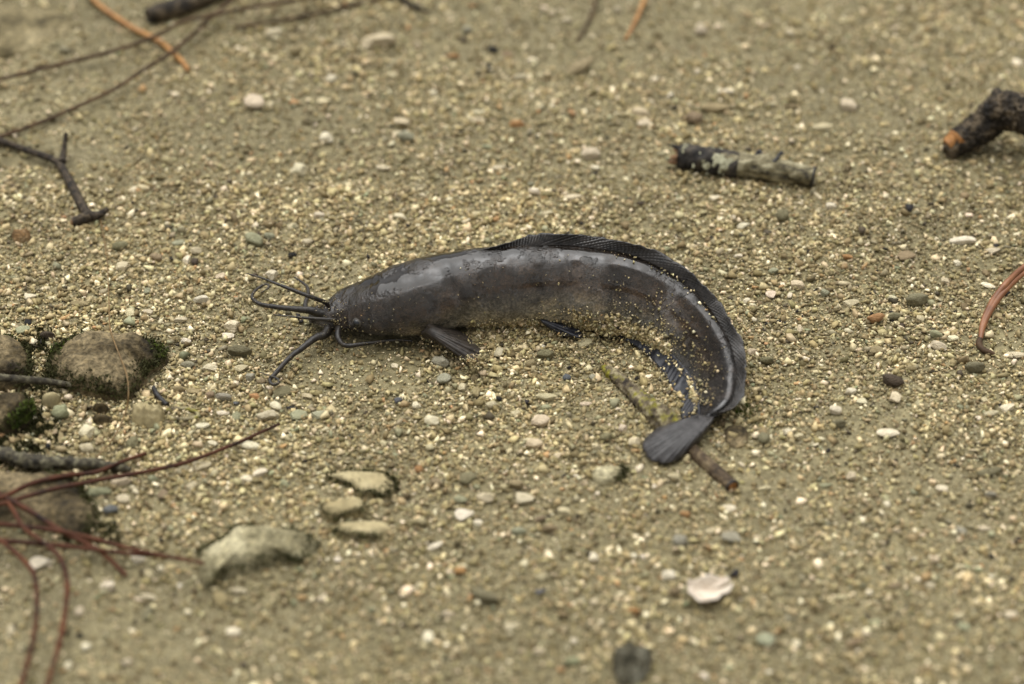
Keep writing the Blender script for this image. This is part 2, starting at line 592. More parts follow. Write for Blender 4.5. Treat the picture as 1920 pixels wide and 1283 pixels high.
ring_t = np.repeat(tt, NA).reshape(NR, NA)
TH = np.repeat(th[None], NR, 0)
ca, sa = np.cos(TH), np.sin(TH)
prof_a = Ad[:, None] * np.ones_like(TH); prof_b = Bd[:, None] * np.ones_like(TH)
side = np.minimum(TH, 2 * np.pi - TH)             # 0 back .. pi belly on both flanks
disp = np.zeros_like(TH)
# mouth slit, gill cover edge, nape ridge, eye bulge
disp -= .0016 * np.exp(-((side - (1.98 - .10 * ring_t)) / .07) ** 2) * np.clip((1.9 - ring_t) / .5, 0, 1)
disp += .0010 * np.exp(-((side - (1.78 - .10 * ring_t)) / .12) ** 2) * np.clip((1.9 - ring_t) / .5, 0, 1)
gl = 5.55 + .75 * np.sin(np.clip(side - .35, 0, 2.6) * 1.15)
dg = ring_t - gl
mask_g = np.clip((side - .55) / .35, 0, 1) * np.clip((2.75 - side) / .3, 0, 1)
disp += mask_g * (.0016 * np.exp(-((dg + .28) / .30) ** 2) - .0018 * np.exp(-((dg - .10) / .13) ** 2))
disp -= .0016 * np.exp(-(side / .22) ** 2) * np.exp(-((ring_t - 3.4) / 1.5) ** 2)          # furrow on the skull
disp += .0010 * np.exp(-((side - 1.52) / .16) ** 2) * np.exp(-((ring_t - 2.15) / .35) ** 2)   # brow above the eye
disp -= .0012 * np.exp(-((side - .10) / .16) ** 2) * np.clip((ring_t - 8) / 2, 0, 1)       # groove along the fin base
disp -= .0007 * np.exp(-((side - 1.25) / .10) ** 2) * np.clip((ring_t - 7) / 2, 0, 1) * np.clip((19 - ring_t) / 3, 0, 1)
pos = Cd[:, None] + D_[:, None] * ((prof_a + disp) * ca)[..., None] + S_[:, None] * ((prof_b + disp) * sa)[..., None]
lum = vn(ring_t * 2.3, np.sin(TH) * 2 + 7, 5) + vn(ring_t * 5, np.cos(TH) * 4 + 9, 6) - 1
pos += (D_[:, None] * ca[..., None] + S_[:, None] * sa[..., None]) * (lum * .0007 * np.clip(ring_t / 3, .3, 1) * np.clip((21 - ring_t) / 4, 0, 1))[..., None]
# belly pressed flat on the ground
gz = ground_z(pos[..., 0], pos[..., 1])
pos[..., 2] = np.where(pos[..., 2] < gz - .0015, gz - .0015 + .25 * (pos[..., 2] - gz + .0015), pos[..., 2])
# snout cap
caps, capt = [], []
for k in range(9, 0, -1):
    q = k / 9.5
    sc_ = math.sqrt(max(1 - q ** 2.2, 0))
    cen = Cd[0] - T_[0] * (.0075 * q) + D_[0] * (-.001 * q)
    caps.append(cen + (pos[0] - Cd[0]) * sc_)
    capt.append(-q)
tailcaps = [Cd[-1] + T_[-1] * (.004 * q) + (pos[-1] - Cd[-1]) * math.sqrt(1 - q * q) for q in (.4, .7, .9)]
allr = np.concatenate([np.array(caps), pos, np.array(tailcaps)])
nr_all = len(allr)
BV = np.concatenate([allr.reshape(-1, 3), [allr[0].mean(0)], [allr[-1].mean(0)]])
BF = [tuple(f) for f in grid_faces(nr_all, NA, True)]
n0 = nr_all * NA
BF += [(n0, (j + 1) % NA, j) for j in range(NA)]
BF += [(n0 + 1, (nr_all - 1) * NA + j, (nr_all - 1) * NA + (j + 1) % NA) for j in range(NA)]
tall = np.concatenate([capt, tt, [21, 21, 21]])[:, None] * np.ones((1, NA))
sall = np.repeat(side[:1], nr_all, 0)
belly = np.clip((sall - 1.38) / .75, 0, 1) ** 1.25 * np.clip((tall - 2.5) / 4, .12, 1) * np.clip((17 - tall) / 7, .06, 1)
flankb = np.exp(-((sall - 1.35) / .5) ** 2) * np.clip((tall + 1) / 4, .3, 1)
dark = np.array([.0095, .0072, .0055]); brown = np.array([.036, .025, .0165]); pale = np.array([.30, .275, .205])
bc = dark + (brown - dark) * flankb[..., None]
bc = bc + (pale - bc) * belly[..., None]
lips_light = np.clip((1.5 - tall) / 1.2, 0, 1)[..., None] * np.clip((sall - .9) / .6, 0, 1)[..., None]  # grey-brown lips, lightened in colour because the snout gets little light
bc = bc * (1 - lips_light) + lips_light * np.array([.055, .046, .036])
blu = np.clip((tall - 16) / 4, 0, 1)[..., None]
bc = bc * (1 - blu) + blu * (np.array([.034, .033, .034]) + belly[..., None] * .05)
au = np.concatenate([-np.array([.0075 * (9 - k) / 9.5 for k in range(9)])[::-1] * 0 - .004, arc, [arc[-1]] * 3])[:, None] * np.ones((1, NA))
uvb = np.stack([au, sall * .022, sall / np.pi], -1).reshape(-1, 3)
uvb = np.concatenate([uvb, uvb[:1], uvb[-1:]])
colb = np.concatenate([bc.reshape(-1, 3), bc[:1, 0], bc[-1:, 0]])

base = Cc[9].copy(); base[2] = 0
fish = empty('catfish', base)
tag(fish, 'wet black catfish lying curled on the gravel with long whiskers', 'fish')
body = mesh_obj('body', BV, BF, M['skin'], fish, col=colb, uv=uvb)
bmt = bmesh.new(); bmt.from_mesh(body.data); bmesh.ops.recalc_face_normals(bmt, faces=bmt.faces); bmt.to_mesh(body.data); bmt.free()
body['label'] = 'glossy dark brown body with a pale grey belly'


def ring_of(station):
    return station / (nS - 1) * (NR - 1)


def fin_mesh(P, thick, name, mat, label=None):
    """P nu x nv x 3 sheet -> closed thin solid, child of the fish"""
    nu, nv, _ = P.shape
    du = np.gradient(P, axis=0); dv = np.gradient(P, axis=1)
    N = unit(np.cross(du, dv))
    edge = np.ones((nu, nv)); edge[:, -1] = .35; edge[0] = .4; edge[-1] = .4
    t = (thick * edge)[..., None]
    top, bot = P + N * t, P - N * t
    F = grid_faces(nu, nv); off = nu * nv
    FF = [tuple(f) for f in F] + [tuple(f[::-1] + off) for f in F]
    rim = [i * nv for i in range(nu)] + [(nu - 1) * nv + j for j in range(1, nv)] + [i * nv + nv - 1 for i in range(nu - 2, -1, -1)] + [j for j in range(nv - 2, 0, -1)]
    for a, b in zip(rim, rim[1:] + rim[:1]):
        FF.append((b, a, a + off, b + off))
    o = mesh_obj(name, np.concatenate([top.reshape(-1, 3), bot.reshape(-1, 3)]), FF, mat, fish)
    bm = bmesh.new(); bm.from_mesh(o.data); bmesh.ops.recalc_face_normals(bm, faces=bm.faces); bm.to_mesh(o.data); bm.free()
    if label: o['label'] = label
    return o


def long_fin(s0, s1, ang0, hfun, lean, nrays, name, mat, slant, label=None, flat=False):
    nu, nv = 900, 12
    q = np.linspace(0, 1, nu); w = np.linspace(0, 1, nv)
    i = ring_of(s0 + (s1 - s0) * q)
    P0, N0 = body_pt(i, np.full(nu, ang0))
    k = np.clip(i.astype(int), 0, NR - 1)
    Sn, Tn = S_[k], T_[k]
    H = hfun(q)
    ln = lean(q)[:, None] if callable(lean) else lean
    dirn = unit(N0 + Sn * ln)
    P = np.empty((nu, nv, 3))
    for j in range(nv):
        qq = q - .03 * slant * w[j]
        qq = qq + .012 * (vn(qq * 22, qq * 0 + 5, 41) - .5) + .02 * (vn(qq * 7, qq * 0, 42) - .5)
        am = .35 + 1.1 * vn(q * 18, q * 0 + w[j] * 1.5, 43)
        pleat = am * (np.sin(2 * np.pi * nrays * qq) + .6 * np.sin(2 * np.pi * nrays * 1.73 * qq + 1.3) * vn(q * 30, q * 0, 44))
        rag = 1 + .22 * w[j] * (vn(q * 70, q * 0 + 3, 8) - .5)
        P[:, j] = P0 - N0 * .0012 + dirn * (H * w[j] * rag)[:, None] + Tn * (H * w[j] * .7)[:, None] \
            + Sn * (pleat * .00030 * min(1, w[j] * 4) + .0016 * w[j] ** 2 * np.sin(q * 40) + .002 * w[j] * (vn(q * 25, q * 0, 9) - .5))[:, None]
    g = ground_z(P[..., 0], P[..., 1]) + .0012
    P[..., 2] = np.maximum(P[..., 2], g + (.0008 * w)[None])
    return fin_mesh(P, .00035, name, mat, label)


def hd(q):
    return .0072 * (1 - .22 * q) * np.clip(q / .16, 0, 1) ** .8 * (.9 + .25 * vn(q * 9, q * 0, 45)) * np.clip((1.0 - q) / .05, 0, 1) ** .6 + .0006


long_fin(7.0, 20.6, 0.0, hd, lambda q: -.35 + .45 * q, 62, 'dorsal_fin', M['fin'], 2.2, 'long low black pleated fin along the back')


AO = np.array([(1092, 614), (1137, 624), (1169, 637), (1202, 656), (1228, 680), (1246, 706), (1263, 732), (1272, 759), (1279, 786), (1290, 790)], float)
AI = np.array([(1104, 604), (1150, 610), (1194, 620), (1228, 638), (1255, 659), (1276, 680), (1294, 703), (1305, 728), (1311, 752), (1312, 780)], float)
nu, nv = 500, 14
q = np.linspace(0, 1, nu)
EO, EI = catmull(AO, q * 9), catmull(AI, q * 9)
P = np.empty((nu, nv, 3))
for j in range(nv):
    w = j / (nv - 1)
    for k in range(nu):
        px = EI[k] * (1 - w) + EO[k] * w
        qq = q[k] - .05 * w
        z = .0075 * (1 - w) ** 1.3 + .0028 + .0002 * math.sin(qq * 150 + 3 * math.sin(qq * 23)) + .0008 * w * math.sin(q[k] * 31) + .0005 * w * math.sin(q[k] * 57 + 1)
        P[k, j] = at_z(px[0], px[1], z)
fin_mesh(P, .0005, 'anal_fin', M['fin_blue'], 'blue-black fin along the underside lying on the gravel')


def fan_fin(root, outline, name, mat, thick, nrays, zfun, amp, label=None, nu=140, nv=26):
    """root: two px+z ends; outline px list from first to second root end; zfun(q, w) height"""
    R0, R1 = np.array(root[0][:2], float), np.array(root[1][:2], float)
    q = np.linspace(0, 1, nu)
    O = catmull(np.array(outline, float), q * (len(outline) - 1))
    P = np.empty((nu, nv, 3))
    for j in range(nv):
        w = j / (nv - 1)
        px = (R0 + (R1 - R0) * q[:, None]) * (1 - w) + O * w
        for k in range(nu):
            z = zfun(q[k], w) + amp * math.sin(q[k] * nrays * 2 * math.pi) * min(1, w * 3)
            P[k, j] = at_z(px[k, 0], px[k, 1], z)
    return fin_mesh(P, thick, name, mat, label)


TAIL = [(1307, 783), (1292, 787), (1270, 791), (1240, 800), (1216, 816), (1206, 829), (1204, 840), (1211, 851), (1213, 858), (1224, 866), (1233, 866), (1244, 870), (1267, 864), (1290, 846), (1312, 824), (1330, 800), (1338, 785)]
fan_fin(((1308, 779), (1337, 783)), TAIL, 'tail_fin', M['tail'], .0006, 24,
        lambda q, w: .0125 + .004 * math.sin(math.pi * min(w, 1)) * (1 - .3 * q) - .0085 * w ** 1.6 + .003 * math.sin(q * math.pi) * w + .0009 * w * math.sin(q * 9), .00016,
        'rounded slate grey tail fin folded back over a twig')
PECT = [(801, 612), (818, 607), (841, 614), (862, 623), (879, 633), (890, 646), (905, 660), (897, 668), (900, 680), (886, 684), (881, 672), (868, 671), (851, 660), (818, 645), (797, 634), (791, 626)]
fan_fin(((803, 611), (791, 624)), PECT, 'pectoral_fin', M['fin_brown'], .0008, 17,
        lambda q, w: (.0175 - .007 * q) * (1 - w) ** 1.1 + .0035 + .004 * math.sin(w * 3) * (1 - q) + .0012 * w * math.sin(q * 13 + 2), .00026, 'fan shaped side fin with a sand crusted edge')
PELV = [(1016, 601), (1040, 603), (1068, 611), (1088, 621), (1090, 633), (1072, 632), (1050, 627), (1034, 618), (1018, 606)]
fan_fin(((1014, 600), (1017, 604)), PELV, 'pelvic_fin', M['fin_blue'], .0006, 6,
        lambda q, w: .0075 * (1 - w) + .0045 - .0012 * q, .0003, 'small dark fin folded under the belly')
# the far pectoral fin, mirrored over the fish's own axis
Pf, Nf = body_pt(np.array([ring_of(5.4)]), np.array([2 * math.pi - 2.05]))
fr = np.empty((40, 12, 3))
Tn, Sn = T_[int(ring_of(5.4))], S_[int(ring_of(5.4))]
for a in range(40):
    for b_ in range(12):
        w = b_ / 11; an = (a / 39 - .5) * .8
        fr[a, b_] = Pf[0] + (Tn * math.cos(an + .45) - Sn * math.sin(an + .45)) * (.032 * w) + Nf[0] * -.001
        fr[a, b_, 2] = max(Pf[0][2] * (1 - w) ** 1.2 + .003, .003) + .0003 * math.sin(a * 1.4)
fin_mesh(fr, .0007, 'pectoral_fin', M['fin'])


# eye, found where the head's surface is seen at that pixel
def surface_at(u, v):
    pr = project(BV)
    toc = unit(CAM - BV)
    nrm = np.empty((len(body.data.vertices), 3), np.float32); body.data.vertices.foreach_get('normal', nrm.ravel())
    face = (nrm * toc).sum(1) > .05
    d = np.hypot(pr[:, 0] - u, pr[:, 1] - v) + np.where(face, 0, 1e5)
    k = int(np.argmin(d))
    return BV[k], nrm[k]


def ball(name, c, n, r, flat, mat, parent):
    bm = bmesh.new(); bmesh.ops.create_uvsphere(bm, u_segments=28, v_segments=16, radius=1)
    n = Vector(n).normalized(); q = n.to_track_quat('Z', 'Y')
    V = [np.array(q @ Vector((v.co.x * r, v.co.y * r, v.co.z * r * flat))) + c for v in bm.verts]
    bm.verts.index_update()
    Fs = [[v.index for v in f.verts] for f in bm.faces]; bm.free()
    return mesh_obj(name, V, Fs, mat, parent)


ep, en = surface_at(668.5, 606)
ring = ball('eye', ep - en * .0007, en, .0031, .55, M['eye_ring'], fish)
ball('pupil', ep - en * .0002, en, .0024, .75, M['eye'], ring).location = (0, 0, 0)


def tube(points, radii, seg=10, per=10, rough=0.0, seed=0, cap=True, rscale=90):
    P = np.asarray(points, float); n = len(P)
    t = np.linspace(0, n - 1, (n - 1) * per + 1)
    C = catmull(P, t); R = np.interp(t, np.arange(n), np.asarray(radii, float))
    T = unit(np.gradient(C, axis=0))
    ref = np.array([0, 0, 1.]) if abs(T[0, 2]) < .9 else np.array([1., 0, 0])
    U = np.empty_like(C); u = unit(np.cross(T[0], ref))
    for k in range(len(C)):
        u = unit(u - T[k] * (u @ T[k])); U[k] = u
    W = np.cross(T, U)
    an = np.linspace(0, 2 * np.pi, seg, endpoint=False)
    V = np.empty((len(C), seg, 3))
    for k in range(len(C)):
        for j, a in enumerate(an):
            d = U[k] * math.cos(a) + W[k] * math.sin(a)
            r = R[k]
            if rough:
                p = C[k] + d * R[k]
                r *= 1 + rough * (mnoise.noise(Vector(p * rscale) + Vector((seed, 0, 0))) + .5 * mnoise.noise(Vector(p * rscale * 2.7) + Vector((0, seed, 0))))
            V[k, j] = C[k] + d * r
    F = [tuple(f) for f in grid_faces(len(C), seg, True)]
    V = V.reshape(-1, 3)
    if cap:
        V = np.concatenate([V, [C[0]], [C[-1]]])
        m = len(C) * seg
        F += [(m, (j + 1) % seg, j) for j in range(seg)] + [(m + 1, (len(C) - 1) * seg + j, (len(C) - 1) * seg + (j + 1) % seg) for j in range(seg)]
    return V, F


def pz(pts):
    return [at_z(u, v, z) for u, v, z in pts]


BARB = [
    [(612, 567, .021), (607, 566, .0215), (580, 556, .024), (544, 542, .027), (510, 529, .029), (492, 521.6, .030), (461, 512.5, .0305)],
    [(606, 588, .014), (586, 583, .0135), (557, 580, .0125), (518, 576, .010), (487, 570, .0075), (473, 559, .006), (477, 547, .005), (492, 535.5, .0045), (502, 534, .0042), (503, 540, .004), (490, 549, .0036)],
    [(632, 602, .0155), (620, 600, .0155), (570, 596, .0165), (513, 590.6, .0175)],
    [(616, 622, .0085), (609, 627, .0078), (591, 634, .0058), (565, 654, .0042), (544, 670, .0038), (518, 698.6, .0036), (506.5, 712, .0034), (510, 720.5, .0034), (520, 719.5, .0036), (523, 714, .0044), (515.5, 708, .0052), (503, 704, .0055), (484, 697, .006)],
    [(604, 592, .009), (574, 580, .009), (578, 550, .007), (573, 535, .0055), (552, 520, .004)],
    [(632, 616, .0062), (634, 633, .0052), (648, 648, .0038), (687, 644, .0036), (739, 638, .0036), (773, 639.5, .0036)],
]
BR = [(.0016, .0016, .0015, .0013, .0010, .0007, .0003), (.0030, .0028, .0022, .0018, .0015, .0013, .0011, .0009, .0008, .0006, .0004), (.0016, .0015, .0010, .0004),
      (.0032, .0032, .0026, .0021, .0019, .0017, .0014, .0012, .0011, .0010, .0008, .0004, .0003), (.0020, .0019, .0015, .0011, .0005), (.0022, .0020, .0018, .0014, .0010, .0006)]
BL = ['straight whisker pointing forward from the snout', 'thick whisker hooked back at its end', 'thin straight whisker below the others',
      'thick whisker reaching over the gravel with a curled tip', 'whisker curving away behind the snout', 'chin whisker trailing back under the head']
for p, r, l in zip(BARB, BR, BL):
    P = pz(p)
    sp_, sn_ = surface_at(p[0][0], p[0][1])
    P[0] = sp_ - sn_ * .003
    P[1] = P[1] * .5 + at_z(p[1][0], p[1][1], sp_[2]) * .5
    r = list(r); r[0] *= 1.1
    V, F = tube(P, [q * .86 for q in r], 12, 16, .15, 1, rscale=700)
    mesh_obj('barbel', V, F, M['barbel'], fish)['label'] = l

# ------------------------------------------------------------------ gravel and sand
fp = np.array([(Cd[k][0], Cd[k][1]) for k in range(0, NR, 4)])
fr_ = Bd[::4]


def under_fish(x, y, k=.55):
    m = np.zeros(len(x), bool)
    for (cx, cy), r in zip(fp, fr_):
        m |= (x - cx) ** 2 + (y - cy) ** 2 < (r * k) ** 2
    return m


def mud(x, y):
    """1 = open mud, 0 = packed gravel"""
    n = .6 * vn(x * 9 + 5, y * 9 + 2, 21) + .4 * vn(x * 28, y * 28, 22)
    p = project(np.stack([x, y, np.zeros_like(x)], -1))
    n = n + .14 * np.clip((600 - p[:, 0]) / 400, 0, 1) + .06 * np.clip((400 - p[:, 1]) / 300, 0, 1) - .07 * np.clip((p[:, 0] - 700) / 400, 0, 1)
    return np.clip((n - .55) / .14, 0, 1)


def cloud(n, keep_mud, x0=-.42, x1=.42, y0=-.40, y1=.56, view=True):
    x = rng.uniform(x0, x1, n); y = rng.uniform(y0, y1, n)
    k = in_view(x, y) if view else ~in_view(x, y)
    k &= ~under_fish(x, y)
    x, y = x[k], y[k]
    k = rng.uniform(size=len(x)) > mud(x, y) * (1 - keep_mud)
    return x[k], y[k]


x, y = cloud(168000, .45)
xe, ye = cloud(60000, .3, -.42, .42, -.12, .16)
x = np.concatenate([x, xe]); y = np.concatenate([y, ye])
n1 = len(x)
ne = len(xe)
x2, y2 = cloud(15000, .35, -.9, .9, -.75, 1.0, view=False)
x = np.concatenate([x, x2]); y = np.concatenate([y, y2])
S = np.clip(rng.lognormal(math.log(.00125), .42, len(x)), .0006, .0032)
S *= .72 + .62 * (.65 * vn(x * 8, y * 8, 61) + .35 * vn(x * 22, y * 22, 62))
S[n1:] *= 1.5
S[n1 - ne:n1] *= .68
big = rng.uniform(size=len(x)) < .075
S[big] = np.clip(rng.lognormal(math.log(.0027), .32, big.sum()), .0016, .0055)
P = np.stack([x, y, ground_z(x, y) + S * rng.uniform(.0, .7, len(x)) * np.where(big, .5, 1)], -1)
# gravel shoved up along the belly
bi = rng.uniform(ring_of(6.6), ring_of(11.5), 2600)
bp, bn = body_pt(bi, rng.normal(2.75, .12, 2600))
kk = np.clip(bi.astype(int), 0, NR - 1)
bs = np.clip(rng.lognormal(math.log(.0013), .4, 2600), .0006, .003)
outw = rng.exponential(.0035, 2600)
bp = bp + S_[kk] * outw[:, None]
bp[:, 2] = ground_z(bp[:, 0], bp[:, 1]) + bs * .3 + np.clip(.0045 - outw * .6, 0, 1) * rng.uniform(0, 1, 2600)
Pg = np.concatenate([P, bp])
cg = grain_cols(len(Pg), rng) * (.72 + .56 * (.6 * vn(Pg[:, 0] * 14, Pg[:, 1] * 14, 51) + .4 * vn(Pg[:, 0] * 45, Pg[:, 1] * 45, 52)))[:, None]
gravel = scatter('gravel', Pg, np.concatenate([S, bs]), HULL_C, rng, M['gravel'], .45, cg)
tag(gravel, 'loose beige limestone gravel covering the muddy ground', 'gravel', kind='stuff')
x, y = cloud(140000, .3)
S = np.clip(rng.lognormal(math.log(.00046), .3, len(x)), .00025, .0009)
P = np.stack([x, y, ground_z(x, y) + S * rng.uniform(0, .9, len(x)) + .0006 * (rng.uniform(size=len(x)) < .25)], -1)
tag(scatter('sand_grains', P, S, HULL_F, rng, M['sand'], 1.0, grain_cols(len(P), rng) * 1.25), 'fine pale sand grains between the gravel pieces', 'sand', kind='stuff')

# grit stuck to the fish
GP, GS = [], []


def stick(n, s0, s1, amu, asd, size, sd=.4, amin=.2):
    i = ring_of(rng.uniform(s0, s1, n)); a = np.clip(rng.normal(amu, asd, n), amin, 3.0)
    clump = vn(i * .12, a * 3, 31) + .6 * vn(i * .4, a * 9, 32)
    k = clump > rng.uniform(.45, 1.1, n)
    p, nn = body_pt(i[k], a[k])
    s = np.clip(rng.lognormal(math.log(size), sd, k.sum()), .0003, .0026)
    GP.append(p + nn * (s * .35)[:, None]); GS.append(s)


stick(1300, 6.5, 11.5, 2.55, .16, .0007)
stick(300, 7, 12, 2.62, .10, .0014)
stick(250, 6.5, 11.5, 2.1, .3, .0006)
stick(3800, 10.5, 15, 2.42, .22, .0010)
stick(1500, 15, 20.5, 2.66, .16, .0010)
stick(3000, 11.5, 15.5, 2.48, .15, .0013)
stick(1300, 15.5, 20, 2.72, .12, .0013)
stick(900, 12, 20.5, 1.75, .4, .0006)
stick(420, 1, 20, 1.5, .45, .00045)
stick(220, 0, 5, 1.6, .5, .0004)
stick(1200, 12, 15.5, 2.5, .13, .0016)
stick(500, 15.5, 19.5, 2.75, .12, .0016)
stick(60, 11, 16, .35, .12, .0008)
# on the edges of the side fins and the fin on the gravel
for edge, n, z0, z1, sp2, sz in ((PECT[8:], 260, .004, .010, 5, .0006), (PECT[3:9], 60, .005, .012, 6, .0006), (PELV, 90, .005, .009, 5, .0007), ([(885, 672), (892, 676)], 130, .003, .009, 7, .0009), ([tuple(q) for q in AI], 600, .006, .010, 7, .0011), ([tuple(q) for q in AO], 160, .004, .006, 6, .0008)):
    E = catmull(np.array(edge, float), rng.uniform(0, len(edge) - 1, n)) + rng.normal(0, sp2, (n, 2))
    GP.append(np.array([at_z(u, v, z) for (u, v), z in zip(E, rng.uniform(z0, z1, n))])); GS.append(np.clip(rng.lognormal(math.log(sz), .4, n), .0003, .0024))
for _ in range(90):
    q_, m_ = surface_at(rng.uniform(592, 650), rng.uniform(560, 628))
    GP.append((q_ + m_ * .0001)[None]); GS.append(np.array([rng.uniform(.00025, .0007)]))
for p in BARB:
    p = np.array(p); n = 26
    E = catmull(p, rng.uniform(0, len(p) - 1.3, n))
    GP.append(np.array([at_z(u + rng.normal(0, 1.5), v + rng.normal(0, 1.5), z + .001) for u, v, z in E])); GS.append(rng.uniform(.00022, .0005, n))
GP = np.concatenate(GP); GS = np.concatenate(GS)
gc = grain_cols(len(GP), rng) * 1.05
tag(scatter('sand_grit', GP, GS, HULL_C, rng, M['gravel'], 1.2, gc), 'crust of pale sand grit clinging to the catfish', 'grit', kind='stuff')


# ------------------------------------------------------------------ rocks
def rock(name, outline, h, mat, label, seed=0, pw=2.6, rough=.10, cat='rock', sink=.004, group=None, far=.75, lump=22, moss=None):
    pts = np.array(outline, float)
    c = pts.mean(0)
    W = []
    for u, v in pts:
        f = np.clip((c[1] - v) / max(1, (c[1] - pts[:, 1].min())), 0, 1)   # far rim is seen at the top, near rim at the ground
        W.append(on_ground(u, v, h * far * f)[:2])
    W = np.array(W + [W[0]])
    n = 72
    o = catmull(np.concatenate([W[-3:-1], W, W[1:3]]), 2 + np.linspace(0, len(W) - 1, n, endpoint=False))
    cc = W[:-1].mean(0)
    gz0 = float(ground_z(cc[0], cc[1]))
    nr = 22
    V = []
    for i in range(nr + 1):
        r = (i / nr) ** .8
        for k in range(n):
            xy = cc + (o[k] - cc) * r * (1.0 + (.02 if i == nr else 0))
            z = gz0 + h * max(0, 1 - r ** pw) ** .55 if r < 1 else gz0
            p = Vector((xy[0] * lump, xy[1] * lump, seed * 3.1))
            nz = mnoise.fractal(p, 1.0, 2.0, 4) + .45 * mnoise.fractal(p * 4, 1.0, 2.0, 4)
            z += h * rough * 3.2 * nz * min(1, (1 - r) * 6 + .15)
            if i == nr: z = gz0 - sink
            xy = xy + (xy - cc) * (.05 * mnoise.noise(p * 2.3) * min(1, r * 2))
            V.append((xy[0], xy[1], z))
    F = [tuple(f) for f in grid_faces(nr + 1, n, True)]
    V = np.array(V); V[:n] = V[:n].mean(0)
    org = np.array([cc[0], cc[1], gz0])
    if moss:
        root = empty(name, org)
        tag(root, label, cat, group)
        mesh_obj('stone', V, F, mat, root)
        for (k0, k1, cnt, mk) in moss:
            ring_ = V.reshape(nr + 1, n, 3)
            BVv, BFf = [], []
            for _ in range(cnt):
                k = int(random.uniform(k0, k1) * n) % n
                i = min(nr, max(3, int(nr - abs(random.gauss(0, 2.6)))))
                b = ring_[i, k] + np.array([random.gauss(0, .0012), random.gauss(0, .0012), 0])
                if i == nr:
                    b = b + np.array([*(b[:2] - cc), 0]) * random.uniform(0, .12)
                    b[2] = ground_z(b[0], b[1])
                a = random.uniform(0, 6.28); hh = random.uniform(.0006, .0020); w = random.uniform(.0004, .0008)
                dx, dy = math.cos(a) * w, math.sin(a) * w
                lx, ly = random.gauss(0, .0011), random.gauss(0, .0011)
                j = len(BVv)
                BVv += [b + (dx, dy, -.0004), b + (-dx, -dy, -.0004), b + (lx * .5 - dx, ly * .5 - dy, hh * .6), b + (lx, ly, hh)]
                BFf += [(j, j + 1, j + 2), (j, j + 2, j + 3)]
            mo = mesh_obj('moss', BVv, BFf, M[mk], root, smooth=False)
            mo['kind'] = 'stuff'
        return root
    return tag(mesh_obj(name, V, F, mat, origin=org), label, cat, group)


rock('mossy_rock', [(109, 644), (140, 619), (187, 611), (265, 616), (290, 632), (312, 663), (306, 691), (281, 703), (277, 722), (243, 753), (203, 753), (162, 744), (118, 735), (90, 722), (87, 694), (97, 660)],
     .017, M['rock_brown'], 'large rounded brown rock ringed with dark moss, thin straw across it', 1, moss=[(.25, .55, 900, 'moss'), (.55, 1.1, 1900, 'moss'), (.28, .36, 160, 'moss_bright'), (.93, 1.0, 120, 'moss_bright')])
rock('mossy_rock', [(-60, 615), (0, 626), (22, 634), (42, 650), (58, 680), (62, 705), (52, 728), (15, 738), (-60, 735)], .018, M['rock_brown'],
     'dark mossy rock with a white chip on it beside the small grey stick', 2, moss=[(.2, .75, 1000, 'moss'), (.1, .25, 200, 'moss_bright')])
rock('mossy_rock', [(-60, 742), (15, 735), (36, 745), (60, 765), (64, 790), (50, 806), (20, 816), (-60, 820)], .015, M['rock_brown'],
     'brown rock with bright green moss beside the furry dark branch', 3, moss=[(.3, .8, 800, 'moss'), (.45, .75, 700, 'moss_bright')])
rock('flat_rock', [(-60, 890), (40, 884), (105, 880), (150, 908), (176, 950), (186, 990), (150, 1008), (60, 992), (-60, 965)], .010, M['rock_brown'],
     'flat tan rock lying under the crossing red needles', 4, pw=4, moss=[(.2, .65, 700, 'moss')])
rock('knobbly_rock', [(371, 1052), (388, 1031), (419, 1007), (440, 982), (481, 980), (498, 973), (533, 987), (577, 1000), (600, 1024), (578, 1055), (557, 1060), (529, 1056), (495, 1068), (443, 1080), (412, 1088), (392, 1108), (376, 1098)],
     .0125, M['rock_grey'], 'pale grey knobbly rock touched by the tip of a red needle', 5, rough=.06, lump=34, pw=3.2, moss=[(0, .25, 420, 'moss'), (.35, .62, 420, 'moss'), (.62, .9, 260, 'moss')])  # blade ring also draws the dark outline and gap round the rock
rock('flat_stone', [(609, 890), (646, 880), (691, 883), (728, 892), (742, 918), (728, 939), (700, 935), (677, 932), (654, 914), (630, 902)], .006, M['rock_tan'],
     'flat tan stone with green moss along its far edge', 6, pw=6, rough=.03, moss=[(.15, .6, 420, 'moss'), (.6, 1.15, 260, 'moss')])  # blades also draw the greenish dark gap along the stone
rock('flat_stone', [(600, 960), (628, 939), (665, 935), (684, 951), (682, 969), (649, 976), (623, 981)], .007, M['rock_tan'],
     'middle one of three flat tan stones lying in a row', 7, pw=6, rough=.03, moss=[(.5, 1.0, 220, 'moss')])  # blade ring draws the greenish dark gap to its neighbours
rock('flat_stone', [(625, 986), (677, 976), (724, 976), (738, 998), (724, 1007), (700, 1014), (660, 1012), (630, 1005)], .006, M['rock_tan'],
     'long flat tan stone without moss, last of three in a row', 8, pw=5, rough=.035, moss=[(.55, .95, 220, 'moss')])  # blades here draw the dark gap beside the stone
rock('buried_rock', [(-50, 15), (60, 5), (120, 22), (148, 50), (110, 82), (40, 105), (-50, 105)], .008, M['rock_dull'],
     'broad tan rock half buried beside the long thin stems', 9, pw=3, rough=.10)
rock('buried_rock', [(1150, 1225), (1165, 1212), (1190, 1206), (1215, 1214), (1224, 1235), (1218, 1265), (1190, 1290), (1160, 1285), (1148, 1255)], .013, M['rock_dark'],
     'dark grey-green rock poking out of the bare gravel', 10, rough=.16, lump=40)
rock('brown_stone', [(248, 775), (262, 764), (285, 761), (306, 768), (308, 785), (296, 800), (270, 804), (250, 798)], .011, M['rock_tan'],
     'round tan brown stone below the moss-ringed rock', 11, rough=.14, lump=60)
